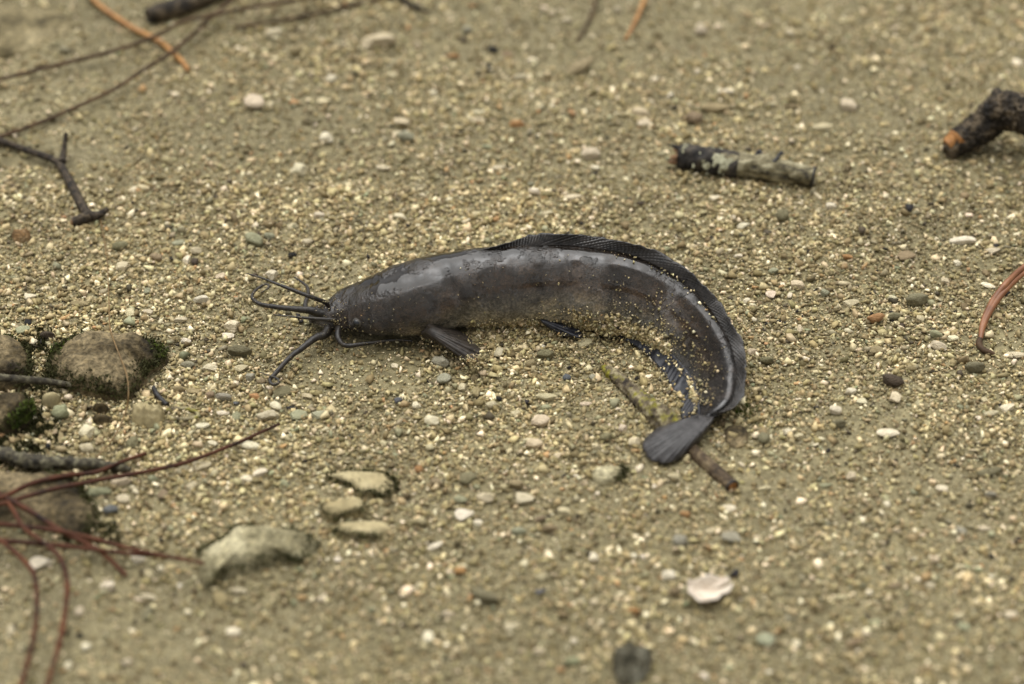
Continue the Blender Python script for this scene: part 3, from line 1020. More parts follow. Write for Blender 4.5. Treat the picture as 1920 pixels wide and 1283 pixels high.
rock('brown_stone', [(174, 765), (190, 760), (205, 766), (204, 775), (190, 778), (176, 774)], .008, M['rock_brown'],
     'small dark brown stone tucked against the moss-ringed rock', 12)
rock('brown_stone', [(174, 785), (190, 778), (208, 782), (208, 795), (190, 798), (178, 794)], .007, M['rock_brown'],
     'dark brown stone second out from the moss-ringed rock', 13)
rock('brown_stone', [(80, 752), (100, 742), (114, 748), (112, 762), (95, 769), (82, 764)], .008, M['rock_tan'],
     'small tan stone under the end of the grey stick', 14)
rock('olive_stone', [(1110, 885), (1130, 872), (1155, 874), (1172, 888), (1160, 905), (1130, 912), (1112, 902)], .006, M['rock_grey'],
     'greenish stone half sunk in gravel beside the tail fin', 15, pw=3, moss=[(.3, .6, 200, 'moss')])
rock('olive_stone', [(1360, 800), (1385, 795), (1402, 808), (1400, 835), (1375, 842), (1358, 828)], .004, M['rock_brown'],
     'flat dull brown stone between the tail and the cut twig', 16, pw=3)
rock('orange_stone', [(22, 436), (32, 428), (48, 428), (57, 440), (54, 454), (38, 458), (25, 452)], .0075, M['rock_orange'],
     'round orange brown stone near the forked black twig', 17, rough=.09)

# low moss growing on the mud between the rocks
def moss_patch(spots, label):
    Vv, Ff = [], []
    for (u, v, su_, sv_, n) in spots:
        for _ in range(n):
            b = on_ground(random.gauss(u, su_), random.gauss(v, sv_))
            if mnoise.noise(Vector((b[0] * 120, b[1] * 120, 3))) < -.1: continue
            a = random.uniform(0, 6.28); hh = random.uniform(.0015, .0042); w = random.uniform(.0005, .001)
            j = len(Vv)
            Vv += [b + (math.cos(a) * w, math.sin(a) * w, 0), b - (math.cos(a) * w, math.sin(a) * w, 0), b + (random.gauss(0, .0012), random.gauss(0, .0012), hh)]
            Ff.append((j, j + 1, j + 2))
    tag(mesh_obj('moss_patch', Vv, Ff, M['moss'], smooth=False), label, 'moss', kind='stuff')


moss_patch([(75, 800, 16, 14, 1500), (40, 835, 30, 9, 1500), (75, 735, 12, 16, 700), (70, 645, 14, 12, 700)], 'dark green moss on the mud between the brown rocks')
moss_patch([(200, 1000, 18, 10, 700), (150, 1012, 30, 6, 600), (30, 870, 40, 8, 900)], 'dark moss around the flat rock under the red needles')
# moss tuft by the tail
BVv, BFf = [], []
c0 = on_ground(1394, 772)
for _ in range(260):
    b = c0 + np.array([random.gauss(0, .0035), random.gauss(0, .0035), 0]); b[2] = ground_z(b[0], b[1])
    a = random.uniform(0, 6.28); hh = random.uniform(.001, .004); w = .0004
    j = len(BVv)
    BVv += [b + (math.cos(a) * w, math.sin(a) * w, 0), b - (math.cos(a) * w, math.sin(a) * w, 0), b + (random.gauss(0, .001), random.gauss(0, .001), hh)]
    BFf.append((j, j + 1, j + 2))
tag(mesh_obj('moss_tuft', BVv, BFf, M['moss_bright'], smooth=False), 'tiny green moss tuft at the outside of the tail bend', 'moss', kind='stuff')


# ------------------------------------------------------------------ sticks
def gpts(pts, r):
    return [on_ground(u, v, rr) for (u, v), rr in zip(pts, r)]


# broken stick behind the fish
r0 = .0082
sA, sB = on_ground(1268, 292, r0 * .9), on_ground(1524, 331, r0 * .9)
stk = empty('broken_stick', [sA[0], sA[1], 0])
tag(stk, 'broken stick, dark spotted bark on one half, bare pale wood on the other', 'stick')
ax = sB - sA
Lp = lambda t, dz=0.0: sA + ax * t + np.array([0, 0, dz])
V, F = tube([Lp(.03), Lp(.3, .0006), Lp(.6, .0012), Lp(.85, .0002), Lp(1)], [r0 * .80, r0 * .9, r0 * .95, r0 * .88, r0 * .80], 36, 30, .26, 3, rscale=110)
mesh_obj('bare_wood', V, F, M['bare_wood'], stk)
V, F = tube([Lp(.02), Lp(.12), Lp(.25), Lp(.38), Lp(.46)], [r0 * 1.0, r0 * 1.06, r0 * 1.08, r0 * 1.06, r0 * .99], 36, 26, .22, 5, rscale=140)
mesh_obj('bark', V, F, M['bark_dark'], stk)
for k, (o1, o2, ln, rr) in enumerate([((0, -.004, .003), (0, -.005, .001), .10, .0026), ((0, -.003, -.002), (0, -.005, -.003), .11, .0028), ((0, .002, .004), (0, .002, .0065), .09, .0026), ((0, .004, 0), (0, .005, .001), .07, .0024)]):
    a_, b_ = np.array(o1), np.array(o2)
    V, F = tube([Lp(.10) + a_, Lp(.04) + a_, Lp(.05 - ln) + b_], [rr, rr, rr * .35], 7, 6, .25, k)
    mesh_obj('splinter', V, F, M['bark_dark'] if k == 2 else M['raw_wood'], stk)
for k, (t, an, sz) in enumerate([(.16, .9, .0022), (.22, .4, .0034), (.30, .75, .0042), (.36, .55, .0048), (.33, -.1, .0026), (.24, -.5, .0018), (.14, .3, .0016)]):
    # an: angle round the stick, from the side towards the top
    nrm = np.array([0, -math.cos(an), math.sin(an)])
    o = ball('lichen', Lp(t) + nrm * r0 * 1.03, nrm, sz, .25, M['lichen'], stk)
    for vv in o.data.vertices:
        vv.co += Vector([mnoise.noise(vv.co * 420) * .0022] * 3)
for k, pts in enumerate([[(1418, 292, .016), (1432, 298, .017), (1448, 304, .0168), (1458, 296, .018), (1464, 286, .020), (1468, 290, .019)],
                         [(1418, 292, .016), (1424, 283, .019), (1428, 290, .018)], [(1506, 318, .011), (1510, 328, .008)]]):
    V, F = tube(pz(pts), np.linspace(.0016, .0009, len(pts)), 8, 8, .3, k)
    mesh_obj('bark_curl', V, F, M['black'], stk)
V, F = tube([Lp(.99), Lp(1.012)], [r0 * .82, r0 * .78], 20, 3, .08, 2)
mesh_obj('cut_end', V, F, M['black'], stk)

# thick rough branch at the edge
br = empty('branch', [*at_z(1785, 290, 0)[:2], 0])
tag(br, 'thick bent branch with rough black bark and an orange broken end', 'branch')
p3 = [on_ground(1790, 272, .0085), on_ground(1822, 252, .013), on_ground(1856, 226, .021), on_ground(1884, 207, .030), on_ground(1920, 216, .031), on_ground(1990, 246, .026), on_ground(2100, 290, .012)]
p3[0] = on_ground(1796, 268, .0095)
V, F = tube([on_ground(1776, 287, .0048)] + p3, [.0046, .0088, .0100, .0112, .0122, .0122, .0115, .0105], 64, 44, .20, 7, rscale=430)
mesh_obj('bark', V, F, M['bark_rough'], br)
up_ = np.array([-.001, 0, .0036])
V, F = tube([p3[0] + up_ + (p3[1] - p3[0]) * .1, p3[0] + up_ * .9, p3[0] + up_ * .6 - unit(p3[1] - p3[0]) * .0085], [.0070, .0070, .0046], 20, 8, .25, 9, rscale=300)
mesh_obj('broken_end', V, F, M['orange_wood'], br)
V, F = tube([on_ground(1876, 196, .034), on_ground(1870, 176, .037), on_ground(1873, 168, .037)], [.006, .0045, .0015], 14, 8, .3, 4)
mesh_obj('knot', V, F, M['bark_rough'], br)

# lichen twig under the tail
tw = empty('twig', [*at_z(1260, 800, 0)[:2], 0])
tag(tw, 'lichen covered twig lying under the tail with a round cut end', 'twig')
tp = [(1128, 688), (1150, 702), (1180, 730), (1214, 762), (1250, 794), (1290, 838), (1330, 874), (1372, 912)]
rr = [.0018, .0038, .0044, .0058, .0076, .0050, .0042, .0041]
g = gpts(tp, [r * .45 for r in rr])
V, F = tube(g[:6], rr[:6], 36, 34, .30, 11, rscale=420)
mesh_obj('mossy_bark', V, F, M['twig_lichen'], tw)
V, F = tube(g[4:], [.0042, .0042, .0041, .0041], 20, 16, .12, 12)
mesh_obj('bark', V, F, mat_bark('brown_twig_bark', (.02, .013, .007), (.075, .05, .026), (.19, .145, .08), 150), tw)
e = g[-1]; d = unit(g[-1] - g[-2])
V, F = tube([e, e + d * .0011], [.0043, .0042], 20, 3, .08, 1); mesh_obj('end_ring', V, F, M['black'], tw)
V, F = tube([e + d * .0008, e + d * .0017], [.0030, .0026], 18, 3, .10, 1); mesh_obj('cut_end', V, F, M['orange_wood'], tw)

# forked black twig
fk = empty('forked_twig', [*at_z(150, 380, 0)[:2], 0])
tag(fk, 'forked black twig with a side shoot sticking up', 'twig')
V, F = tube(gpts([(-60, 255), (0, 265), (50, 282), (105, 303), (128, 335), (148, 375), (166, 404)], [.003, .004, .005, .006, .005, .004, .0038]), [.0022, .0022, .0023, .0026, .0030, .0031, .0034], 12, 14, .22, 2)
mesh_obj('stem', V, F, M['twig_dark'], fk)
V, F = tube([on_ground(116, 305, .006), on_ground(119, 287, .008), on_ground(122, 264, .012), on_ground(124, 248, .016)], [.0028, .0020, .0017, .0015], 10, 10, .15, 3)
mesh_obj('side_shoot', V, F, M['twig_dark'], fk)
V, F = tube([on_ground(164, 403, .004), on_ground(182, 404, .004), on_ground(203, 392, .006)], [.0036, .0026, .0016], 10, 10, .2, 4)
mesh_obj('fork', V, F, M['twig_dark'], fk)
V, F = tube([on_ground(168, 405, .004), on_ground(152, 412, .0035), on_ground(136, 417, .003)], [.0034, .0036, .0030], 12, 10, .2, 5)
mesh_obj('fork', V, F, M['twig_dark'], fk)
V, F = tube([on_ground(140, 416, .003), on_ground(133, 418, .003)], [.0025, .0018], 10, 3, .1, 1)
mesh_obj('broken_end', V, F, M['raw_wood'], fk)

V, F = tube(gpts([(276, 30), (310, 20), (350, 8), (400, -12), (470, -40)], [.006] * 5), [.0052, .0066, .0068, .0066, .006], 22, 14, .16, 6)
tag(mesh_obj('dark_stick', V, F, M['bark_rough'], origin=on_ground(300, 30)), 'short thick dark stick lying behind the long thin stems', 'stick')
V, F = tube(gpts([(-60, 700), (0, 708), (50, 712), (100, 717), (134, 722)], [.018, .017, .014, .0075, .006]), [.0024, .0023, .0022, .002, .0014], 12, 12, .18, 3)
tag(mesh_obj('grey_stick', V, F, M['twig_fuzzy'], origin=on_ground(60, 720)), 'thin grey stick resting across the gap between two mossy rocks', 'stick')
V, F = tube(gpts([(-60, 838), (0, 850), (60, 866), (120, 868), (190, 872), (245, 880)], [.006, .007, .007, .005, .004, .003]), [.0042, .0042, .0040, .0036, .0030, .0016], 16, 16, .45, 9, rscale=260)
tag(mesh_obj('furry_branch', V, F, M['twig_fuzzy'], origin=on_ground(120, 870)), 'dark branch furred with grey green lichen among the red needles', 'branch')
V, F = tube(gpts([(288, 727), (293, 738), (302, 749), (314, 760)], [.002] * 4), [.0012, .0016, .0018, .0013], 10, 8, .3, 3)
tag(mesh_obj('charred_twig', V, F, M['black'], origin=on_ground(298, 745)), 'short curved black twig beside the moss-ringed rock', 'twig')
V, F = tube(gpts([(308, 772), (325, 768), (350, 767), (368, 773), (371, 781), (355, 786), (330, 786), (318, 780)], [.0012] * 8), [.0012, .0014, .0014, .0013, .0012, .0013, .0013, .0008], 8, 8, .2, 3)
tag(mesh_obj('bent_stem', V, F, M['twig_lichen'], origin=on_ground(340, 780)), 'looped olive stem half sunk beside a round brown stone', 'twig')


# ------------------------------------------------------------------ needles and stems
def needle(pts, lifts, radii, mat, name, label, cat='needle', group=None, seed=0):
    if not hasattr(lifts, '__len__'): lifts = [lifts] * len(pts)
    r = np.interp(np.linspace(0, 1, len(pts)), np.linspace(0, 1, len(radii)), radii) * .86
    P = gpts(pts, lifts)
    V, F = tube(P, r, 9, 14, .16, seed, rscale=120)
    return tag(mesh_obj(name, V, F, mat, origin=P[len(P) // 2] * np.array([1, 1, 0])), label, cat, group)


needle([(-40, 950), (9, 931), (62, 906), (125, 892), (178, 886), (228, 866), (274, 850)], [.020, .016, .013, .010, .007, .006, .004], [.0019, .0017, .0012], M['needle_red'], 'fallen_needle', 'short dark red needle beside the furry dark branch', seed=1)
needle([(-40, 955), (12, 943), (94, 919), (187, 900), (281, 883), (352, 866), (437, 834), (524, 795)], [.018, .015, .013, .010, .008, .006, .005, .005], [.0017, .0016, .0015, .0010], M['needle_red'], 'fallen_needle', 'longest dark red needle, pointing from the rocks toward the catfish', seed=2)
needle([(-40, 910), (0, 928), (52, 956), (117, 997), (165, 1021), (193, 1038), (237, 1079)], [.018, .016, .013, .011, .009, .007, .003], [.0021, .0019, .0017, .0014], M['needle_red'], 'fallen_needle', 'dark red needle ending on gravel beside a white pebble', seed=3)
needle([(-40, 978), (0, 983), (69, 990), (131, 1000), (189, 1014), (275, 1036), (382, 1056)], [.014, .014, .013, .012, .010, .011, .014], [.0016, .0016, .0016, .0012], M['needle_red'], 'fallen_needle', 'red needle whose tip lies on the pale knobbly rock', seed=4)
needle([(-40, 1010), (0, 1014), (69, 1019), (138, 1026), (240, 1038), (309, 1044)], [.012, .012, .011, .010, .009, .010], [.0018, .0018, .0015, .0011], M['needle_red'], 'fallen_needle', 'red needle running just under the one touching the knobbly rock', seed=5)
needle([(-20, 1000), (10, 1021), (41, 1048), (64, 1079), (69, 1127), (64, 1189), (52, 1241), (36, 1295)], [.012, .013, .014, .014, .012, .010, .008, .006], [.0015, .0016, .0016, .0016], M['needle_red'], 'fallen_needle', 'curved red-brown needle with a white pebble inside its bend', group='two bent needles', seed=6)
needle([(10, 935), (28, 962), (45, 990), (86, 1021), (113, 1048), (126, 1093), (122, 1148), (110, 1210), (86, 1295)], [.014, .015, .014, .014, .014, .012, .010, .008, .006], [.0015, .0016, .0017, .0016], M['needle_red'], 'fallen_needle', 'curved red-brown needle bending round outside the other bent one', group='two bent needles', seed=7)
needle([(-50, 160), (0, 149), (108, 122), (201, 99), (287, 70), (341, 42), (405, 27), (484, 12), (559, 0), (640, -14)], [.006, .006, .007, .008, .010, .016, .014, .010, .008, .006], [.0017, .0017, .0016, .0015], M['needle_dark'], 'thin_stem', 'long thin brown stem passing over the thick dark stick', 'stem', seed=8)
needle([(-50, 276), (0, 257), (72, 231), (143, 201), (215, 167), (272, 129), (323, 97), (380, 47), (430, 4), (470, -30)], [.005, .004, .004, .005, .006, .008, .008, .009, .012, .012], [.0015, .0016, .0017, .0017], M['needle_dark'], 'thin_stem', 'long thin brown stem crossing the orange needle from the forked twig', 'stem', seed=9)
needle([(150, -30), (176, 0), (201, 21), (251, 54), (298, 77), (337, 111), (354, 132)], [.005, .004, .004, .004, .004, .003, .002], [.0018, .0022, .0024, .0020], M['needle_orange'], 'fallen_needle', 'bright orange needle crossed by two thin brown stems', seed=10)
needle([(440, 52), (500, 42), (560, 32), (640, 14), (700, 0), (760, -16)], .003, [.0012, .0015, .0015], M['needle_dark'], 'thin_stem', 'faint thin brown stem lying apart beyond the thick dark stick', 'stem', seed=11)
needle([(735, -20), (760, 2), (782, 14), (805, 24)], [.006, .004, .003, .002], [.0026, .0024, .0012], M['twig_dark'], 'twig', 'short dark twig tip beyond the faint brown stem', 'twig', seed=12)
needle([(1225, -30), (1208, 0), (1197, 28), (1180, 62), (1172, 74)], [.004, .004, .003, .002, .002], [.0017, .0018, .0013], M['needle_orange'], 'fallen_needle', 'orange brown needle lying beside a darker parallel one', seed=13)
needle([(1128, -30), (1117, 0), (1108, 28), (1094, 58), (1082, 74)], [.003, .003, .003, .002, .002], [.0013, .0014, .0008], M['needle_dark'], 'fallen_needle', 'thin dull brown needle parallel to an orange one', seed=14)
# bundle at the edge: two needles held in one sheath
nb = empty('needle_bundle', [*at_z(1850, 640, 0)[:2], 0])
tag(nb, 'bundle of reddish needles held in one sheath, near the thick branch', 'needle')
for k, (off, z2) in enumerate([((0, 0), .012), ((-5, -3), .014)]):
    pts = [(1838, 640), (1843, 614), (1853, 590), (1872, 560), (1895, 534), (1925, 508), (1985, 462)]
    P = [on_ground(u + off[0] * i / 3, v + off[1] * i / 3, z) for i, ((u, v), z) in enumerate(zip(pts, [.002, .004, .006, .009, z2, z2, z2]))]
    V, F = tube(P, [.0012, .0017, .0020, .0021, .0020, .0017, .0014], 9, 12, .1, k)
    mesh_obj('needle', V, F, mat_plain('rust_needle', (.10, .035, .012), (.24, .10, .04), 90, .45), nb)
V, F = tube(gpts([(1837, 636), (1836, 646), (1843, 656), (1856, 661), (1866, 665)], [.0025, .002, .002, .002, .002]), [.0016, .0018, .0018, .0016, .0010], 9, 10, .2, 4)
mesh_obj('sheath', V, F, M['needle_dark'], nb)
needle([(188, 410), (200, 480), (204, 560), (206, 612), (214, 640), (228, 676), (238, 705), (241, 740), (236, 770), (222, 805), (205, 832), (180, 858)],
       [.002, .002, .003, .012, .019, .0185, .0185, .016, .009, .005, .003, .002], [.0004, .0005, .0005, .0005], M['thread'], 'straw', 'hair-thin straw draped over the large moss-ringed rock', 'straw', seed=15)

# ------------------------------------------------------------------ shell fragment
su, sv = 30, 18
cS = on_ground(1328, 1112, .004)
SV = []
for i in range(su):
    a = math.pi * i / (su - 1) + math.pi
    for j in range(sv):
        w = j / (sv - 1)
        # cupped half bowl, notched rim, its hollow towards the sky
        R = .0125 * w * (1 + .12 * math.sin(3 * a + 1) + .05 * math.sin(9 * a))
        x_, y_ = math.cos(a) * R * 1.0, math.sin(a) * R * .95
        SV.append(cS + np.array([x_, y_ + .004, -.002 + .0052 * w ** 2.2]))
for i in range(su):
    a = math.pi * i / (su - 1)
    for j in range(sv):
        w = j / (sv - 1)
        R = .0115 * w
        SV.append(cS + np.array([math.cos(a) * R, .004 + math.sin(a) * R * .38 * (1 + .5 * math.cos(a)), -.002 + .0062 * w ** 1.6 + .0012 * math.sin(a * 5) * w]))
SF = [tuple(f) for f in grid_faces(su, sv)] + [tuple(f + su * sv) for f in grid_faces(su, sv)]
sh = tag(mesh_obj('shell_fragment', SV, SF, M['shell'], origin=cS), 'large broken white shell cupped upward on the open gravel', 'shell')
md = sh.modifiers.new('thickness', 'SOLIDIFY'); md.thickness = .0014; md.offset = 0

# ------------------------------------------------------------------ pebbles that can be told apart
def chip(seed, flat, planes, rough):
    r = np.random.default_rng(seed)
    bm = bmesh.new(); bmesh.ops.create_icosphere(bm, subdivisions=3, radius=1)
    V = np.array([v.co[:] for v in bm.verts])
    Fs = np.array([[v.index for v in f.verts] for f in bm.faces]); bm.free()
    V *= np.array([1, r.uniform(.8, 1), flat])
    for _ in range(planes):
        n = unit(r.normal(size=3) * np.array([1, 1, .5])); d = r.uniform(.42, .78)
        e = V @ n - d * np.abs(n * np.array([1, .9, flat])).sum() ** .5
        V = V - np.outer(np.clip(e, 0, None), n)
    for k in range(len(V)):
        V[k] *= 1 + rough * mnoise.fractal(Vector(V[k] * 2.2) + Vector((seed, 0, 0)), 1.0, 2.0, 4)
    V /= np.abs(V[:, :2]).max(0).mean()
    me = bpy.data.meshes.new('pebble')
    me.from_pydata([tuple(v) for v in V], [], [tuple(int(q) for q in f) for f in Fs])
    me.polygons.foreach_set('use_smooth', np.full(len(Fs), planes < 6))
    me.materials.append(M['pebble'])
    return me


SH = {'angular': [chip(s, random.uniform(.42, .62), 9, .05) for s in range(14)],
      'long': [chip(50 + s, random.uniform(.25, .34), 6, .06) for s in range(6)],
      'rounded': [chip(90 + s, random.uniform(.55, .75), 5, .16) for s in range(8)]}
CO = {'w': ('white', (.80, .71, .52)), 'c': ('cream', (.60, .515, .335)), 'p': ('pinkish', (.64, .53, .365)), 't': ('tan', (.34, .27, .145)), 'o': ('orange', (.40, .22, .09)),
      'g': ('greenish grey', (.33, .325, .205)), 'y': ('grey', (.34, .315, .225)), 'v': ('olive', (.20, .18, .10)), 'b': ('dark brown', (.075, .055, .036)),
      'k': ('black', (.014, .0125, .0125)), 'n': ('pink-brown', (.285, .21, .125)), 's': ('slate grey', (.12, .125, .13))}
LM = [((740, 520), "the catfish's head"), ((530, 620), "the catfish's whiskers"), ((1060, 430), "the catfish's arched back"), ((880, 690), "the catfish's side fin"),
      ((1060, 700), "the inner curve of the catfish"), ((1230, 880), "the catfish's tail fin"), ((1440, 640), "the outer bend of the catfish"), ((1390, 300), 'the broken spotted stick'),
      ((1850, 250), 'the thick bent branch'), ((1860, 600), 'the bundle of reddish needles'), ((200, 690), 'the moss-ringed rock'), ((670, 960), 'the three flat tan stones'),
      ((490, 1030), 'the pale knobbly rock'), ((170, 960), 'the crossing red needles'), ((80, 1140), 'the two bent needles'), ((130, 340), 'the forked black twig'),
      ((280, 110), 'the orange needle'), ((330, 20), 'the thick dark stick'), ((1190, 40), 'the two parallel needles'), ((1326, 1108), 'the broken white shell'),
      ((1185, 1240), 'the dark poking rock'), ((1375, 915), "the twig's cut end")]
PEB = """1313,62,32,24,p;1360,175,32,17,w;1308,137,15,12,w;1227,152,20,17,w;1257,182,18,13,w;1060,42,26,16,c;1157,22,20,13,c;1180,87,24,14,c;997,118,26,17,w;1012,142,17,13,c;1110,72,16,12,c;1090,132,60,20,t
1202,215,38,15,p;1207,233,34,14,p;1305,230,42,24,n;1343,208,54,22,t;1265,205,14,10,k;1457,65,13,10,k;1480,67,24,18,c;1460,45,17,12,c;1523,98,17,13,c;1494,128,15,12,w;1540,242,38,17,c;1589,203,36,24,p
1107,293,36,22,c;1115,317,18,14,w;1003,364,24,13,w;997,350,18,10,y;1075,375,36,16,p;1025,405,26,12,c;1340,374,26,12,w;1557,390,22,12,w;1530,367,9,22,c;1394,427,24,15,w;1375,412,15,12,c;1035,202,15,11,w
1160,215,19,9,c;1223,193,13,10,c;1293,198,15,12,c;1452,198,24,11,c;1469,410,32,24,v;518,67,38,21,w;710,87,62,22,c;560,103,38,22,t;622,153,30,19,w;550,152,20,14,c;545,168,16,12,c;605,193,32,17,c;578,193,11,10,k
508,197,18,15,c;478,198,40,34,p;750,235,36,21,c;743,253,26,11,c;763,263,32,20,y;612,265,29,21,w;560,325,36,23,w;677,323,11,9,w;717,317,30,12,c;813,178,20,13,w;893,212,20,11,w;898,228,30,14,c;875,63,26,17,y
870,78,20,8,b;917,67,27,12,t;849,108,27,14,o;924,97,23,19,k;914,127,20,17,k;952,105,30,16,n;1034,27,18,14,c;935,318,30,13,c;914,278,24,12,g;763,357,19,13,t;790,357,17,11,c;597,410,26,14,w;750,410,26,13,w
782,424,15,11,w;892,404,18,13,c;842,27,24,14,c;782,88,21,13,c;735,145,19,14,c;977,148,32,11,c;970,235,30,13,o;1385,484,18,11,w;1450,512,20,14,g;1494,538,26,15,p;1447,554,22,19,p;1468,536,12,10,w;1481,556,12,11,w
1544,554,22,15,g;1596,572,34,11,c;1671,563,20,11,w;1719,572,38,22,v;1640,604,34,17,o;1676,599,24,14,v;1724,600,15,12,c;1794,496,16,12,w;1804,455,46,14,w;1697,482,40,20,n;1589,487,20,11,o;1861,474,32,12,c
1853,538,26,13,w;1771,530,18,12,c;1784,638,22,13,w;1758,654,30,15,p;1755,633,26,13,g;1766,626,20,9,t;1642,659,34,11,t;1409,662,22,15,p;1499,620,13,14,c;1400,567,15,9,w;1594,739,22,15,w;1616,754,24,10,w
1676,752,26,23,p;1565,774,24,15,w;1477,813,24,14,w;1498,821,21,15,c;1665,816,40,20,w;1434,829,30,23,v;1571,800,30,17,v;1887,769,36,15,w;1856,777,30,11,c;1835,785,13,11,w;1846,752,13,16,c;1671,721,40,24,b
1827,698,33,18,v;1904,669,36,9,c;1848,594,10,9,w;1676,613,9,8,k;1691,612,11,9,b;1460,604,9,8,k;1516,473,9,8,k;1437,682,22,14,v;1597,898,24,17,c;1767,920,28,15,w;1852,888,46,15,v;1857,932,24,13,y;1433,918,24,11,c
1363,957,38,11,w;1335,998,25,15,c;1370,1010,48,19,y;1418,1013,20,14,p;1358,1067,20,13,c;1547,983,20,16,g;1682,995,18,10,c;1800,998,24,17,y;1844,993,28,13,c;1752,1053,22,15,p;1799,1067,22,13,c;1857,1082,14,11,w
1675,1100,32,15,n;1745,1103,24,15,c;1629,1113,20,15,w;1577,1123,28,14,c;1624,1157,20,11,k;1700,1140,13,10,k;1685,1152,11,9,k;1640,1178,20,17,c;1625,1192,24,15,p;1435,1208,36,34,g;1492,1210,20,19,w;1473,1208,15,13,c
1603,1208,38,15,n;1797,1158,22,13,c;1807,1177,34,11,g;1443,1262,22,11,w;1318,1272,26,17,w;1437,1127,16,13,c;1892,1155,36,12,c;872,970,36,27,w;898,983,20,13,w;907,940,34,21,p;982,940,44,21,c;878,905,30,28,v
967,915,28,20,t;817,1027,34,15,w;863,1075,24,21,o;910,1128,52,28,v;842,1152,24,13,c;1113,1050,26,19,w;1187,1047,24,14,w;1205,1047,14,12,w;1254,1083,30,20,w;1188,1150,26,16,o;1115,1132,22,14,p;1077,1110,20,14,c
972,1002,30,18,g;1013,978,22,13,n;1032,997,28,17,n;1058,963,26,15,c;1284,968,22,15,o;1262,900,24,13,c;1227,915,14,11,w;1120,927,13,11,w;1080,895,12,10,w;960,1178,30,21,c;1033,1190,22,14,c;1077,1203,18,14,w
1013,1225,28,17,c;1072,1245,36,20,g;803,1195,24,26,w;1267,1115,30,18,n;1013,1112,26,9,s;855,1222,20,15,c;1277,1022,38,24,y;981,622,22,16,y;1094,646,34,15,c;826,686,31,21,y;832,715,29,26,y;741,689,16,10,w
936,665,20,18,c;1022,672,30,20,v;997,686,25,13,t;891,741,19,21,t;867,729,17,14,c;780,763,19,13,w;745,755,17,12,s;935,750,12,11,k;808,793,28,18,w;922,764,24,13,c;1011,798,37,26,p;1000,839,34,23,p;1046,857,22,14,p
1098,760,24,11,p;1025,766,20,10,g;1026,749,38,11,c;1115,712,20,16,y;1063,711,15,13,s;1115,839,18,11,c;1188,833,27,17,p;1167,805,20,15,p;807,842,20,14,c;967,777,22,10,c;1136,825,22,18,v;818,909,26,17,t;787,883,22,16,o
863,940,28,18,g;1018,652,9,10,w;1063,636,10,9,w;477,458,38,26,g;547,482,20,12,k;415,522,20,18,p;509,522,25,18,w;463,525,13,11,w;477,520,13,10,b;379,567,28,15,w;435,619,32,21,w;427,634,28,12,w;245,589,21,18,c
278,590,20,15,c;350,644,19,10,w;338,604,24,12,c;393,695,27,19,c;454,694,26,15,c;449,669,42,22,v;334,458,26,13,g;367,474,22,14,c;350,491,17,18,w;367,494,18,14,b;230,503,23,17,c;223,523,20,10,c;295,489,29,16,n
276,549,12,14,g;225,465,30,18,v;396,746,20,16,n;420,751,27,15,y;362,738,27,13,t;334,736,25,14,t;518,765,24,16,w;547,767,21,10,k;442,758,11,10,s;417,777,24,11,w;379,800,26,13,w;504,786,39,24,c;559,782,39,18,g
600,781,35,14,g;530,738,45,17,v;478,746,24,11,o;576,746,22,11,c;574,457,24,13,c;549,426,24,11,c;506,446,22,14,g;353,688,24,14,y;468,712,22,14,y;490,717,18,14,n;56,560,30,11,w;97,561,22,9,c;42,622,33,15,g;53,605,12,17,k
90,635,27,14,b;118,780,39,26,g;165,813,33,26,w;165,847,32,19,c;223,825,20,13,c;249,834,24,26,v;114,822,13,25,t;399,836,20,14,w;465,837,45,13,w;486,892,31,19,w;460,901,25,20,w;377,878,45,20,c;346,884,29,17,c
444,784,17,19,g;287,901,20,15,g;228,906,36,18,p;187,925,42,20,g;231,942,27,20,c;307,931,20,23,n;359,918,24,23,c;22,574,18,9,c;150,572,30,13,t;77,1060,40,30,w;208,962,29,22,s;258,1052,31,21,w;204,1107,31,19,w
337,1100,17,14,w;302,1067,16,14,w;278,1079,26,17,c;351,1152,20,15,w;278,1122,32,15,c;280,1152,25,32,v;162,1215,28,19,w;150,1148,22,22,c;21,1186,22,22,c;241,1244,26,17,c;437,1189,30,20,w;127,1250,18,18,w;447,1110,32,15,c
564,1124,15,12,k;632,1052,18,14,w;412,1128,32,36,t;340,954,30,19,p;137,1072,25,29,y;351,1231,32,17,c;584,1248,32,17,c;65,1033,24,15,c;124,5,30,15,c;72,158,18,15,w;394,90,62,19,p;316,169,28,17,c;143,183,40,15,y
109,208,18,14,c;466,306,19,16,k;450,294,29,17,c;246,303,22,17,c;242,362,22,19,w;317,376,36,16,c;108,428,54,17,n;54,335,15,11,k;95,326,24,15,c;229,348,24,10,c;206,339,26,13,b;387,310,22,13,p;441,211,22,14,c
505,237,30,11,n;405,423,10,9,k;115,380,42,18,n;32,371,36,15,v;427,357,18,15,c;79,358,26,11,t;18,421,26,13,c;436,129,26,18,c;312,118,26,13,w;8,691,18,18,w;716,585,0,0,w"""
peb_n = 0
PL = []
seen = set()
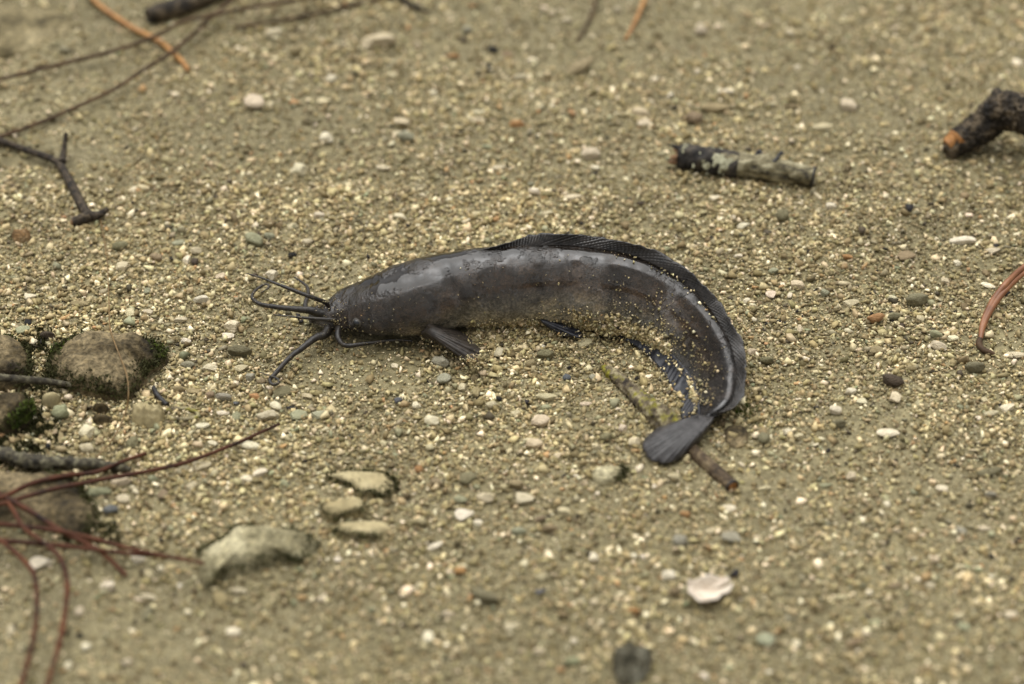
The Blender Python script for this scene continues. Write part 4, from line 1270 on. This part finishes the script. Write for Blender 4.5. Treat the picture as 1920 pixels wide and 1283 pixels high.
for tok in PEB.replace('\n', ';').split(';'):
    u, v, w, h, cc = tok.split(',')
    u, v, w, h = float(u), float(v), float(w), float(h)
    if w == 0 or peb_n >= 330: continue
    # the outline in the blurred areas includes the blur
    blur = abs(v - 640) / 640 * 5
    w, h = max(8, w - blur) * 1.12, max(7, h - blur) * 1.12
    lift = .017 if (u, v) == (8, 691) else 0
    p = on_ground(u, v, lift)
    ppm = FPX / ((p - CAM) @ FWD)
    hx = w / ppm / 2
    shp = 'long' if w > 2.05 * h else 'angular' if cc in 'wcp' else 'rounded'
    me = random.choice(SH[shp])
    zr = max(abs(q.co.z) for q in me.vertices)
    # picture height = depth foreshortened by sin(pitch) plus thickness by cos(pitch)
    hz = min(.0045, .42 * hx * zr / .5)
    hy = max(.45 * hx, (h / ppm / 2 - hz * .45 * CP) / SP)
    o = bpy.data.objects.new('black_bit' if cc == 'k' else 'pebble', me)
    o.scale = (hx, hy, hz / zr)
    o.rotation_euler = (random.gauss(0, .10), random.gauss(0, .10), random.gauss(0, .22) + (math.pi if random.random() < .5 else 0))
    o.location = (p[0], p[1], p[2] + hz * random.uniform(.65, 1.0))
    if cc == 'k':
        o.location[2] = p[2] + hz * .6
    cn, c = CO[cc]
    f = random.uniform(.86, 1.1)
    o.color = (c[0] * f, c[1] * f * random.uniform(.97, 1.03), c[2] * f * random.uniform(.93, 1.07), 1)
    COL.objects.link(o)
    d, near = min((math.hypot(a - u, (b - v) * 1.3), t) for (a, b), t in LM)
    mm = hx * 2000
    size = 'tiny' if mm < 4.5 else 'small' if mm < 7.5 else 'medium' if mm < 10.5 else 'large'
    where = 'near ' + near if d < 260 else 'on open gravel'
    noun = 'fragment' if cc == 'k' else 'pebble'
    PL.append((o, u, v, size, shp, cn, noun, where))
    peb_n += 1
base_lab = lambda r: '%s %s %s %s %s' % (r[3], r[4], r[5], r[6], r[7])
names = [base_lab(r) for r in PL]
for r, l in zip(PL, names):
    if names.count(l) > 1:      # tell it apart by the pebble lying next to it
        q = min((x for x in PL if x[0] is not r[0]), key=lambda x: math.hypot(x[1] - r[1], x[2] - r[2]))
        l = l + ', beside a %s %s one' % (q[3], q[5])
    if len(l.split()) > 16:
        l = l.replace(', beside a %s' % q[3], ', beside a')
    tag(r[0], l, r[6], '%s %s %ss %s' % (r[3], r[5], r[6], r[7]))
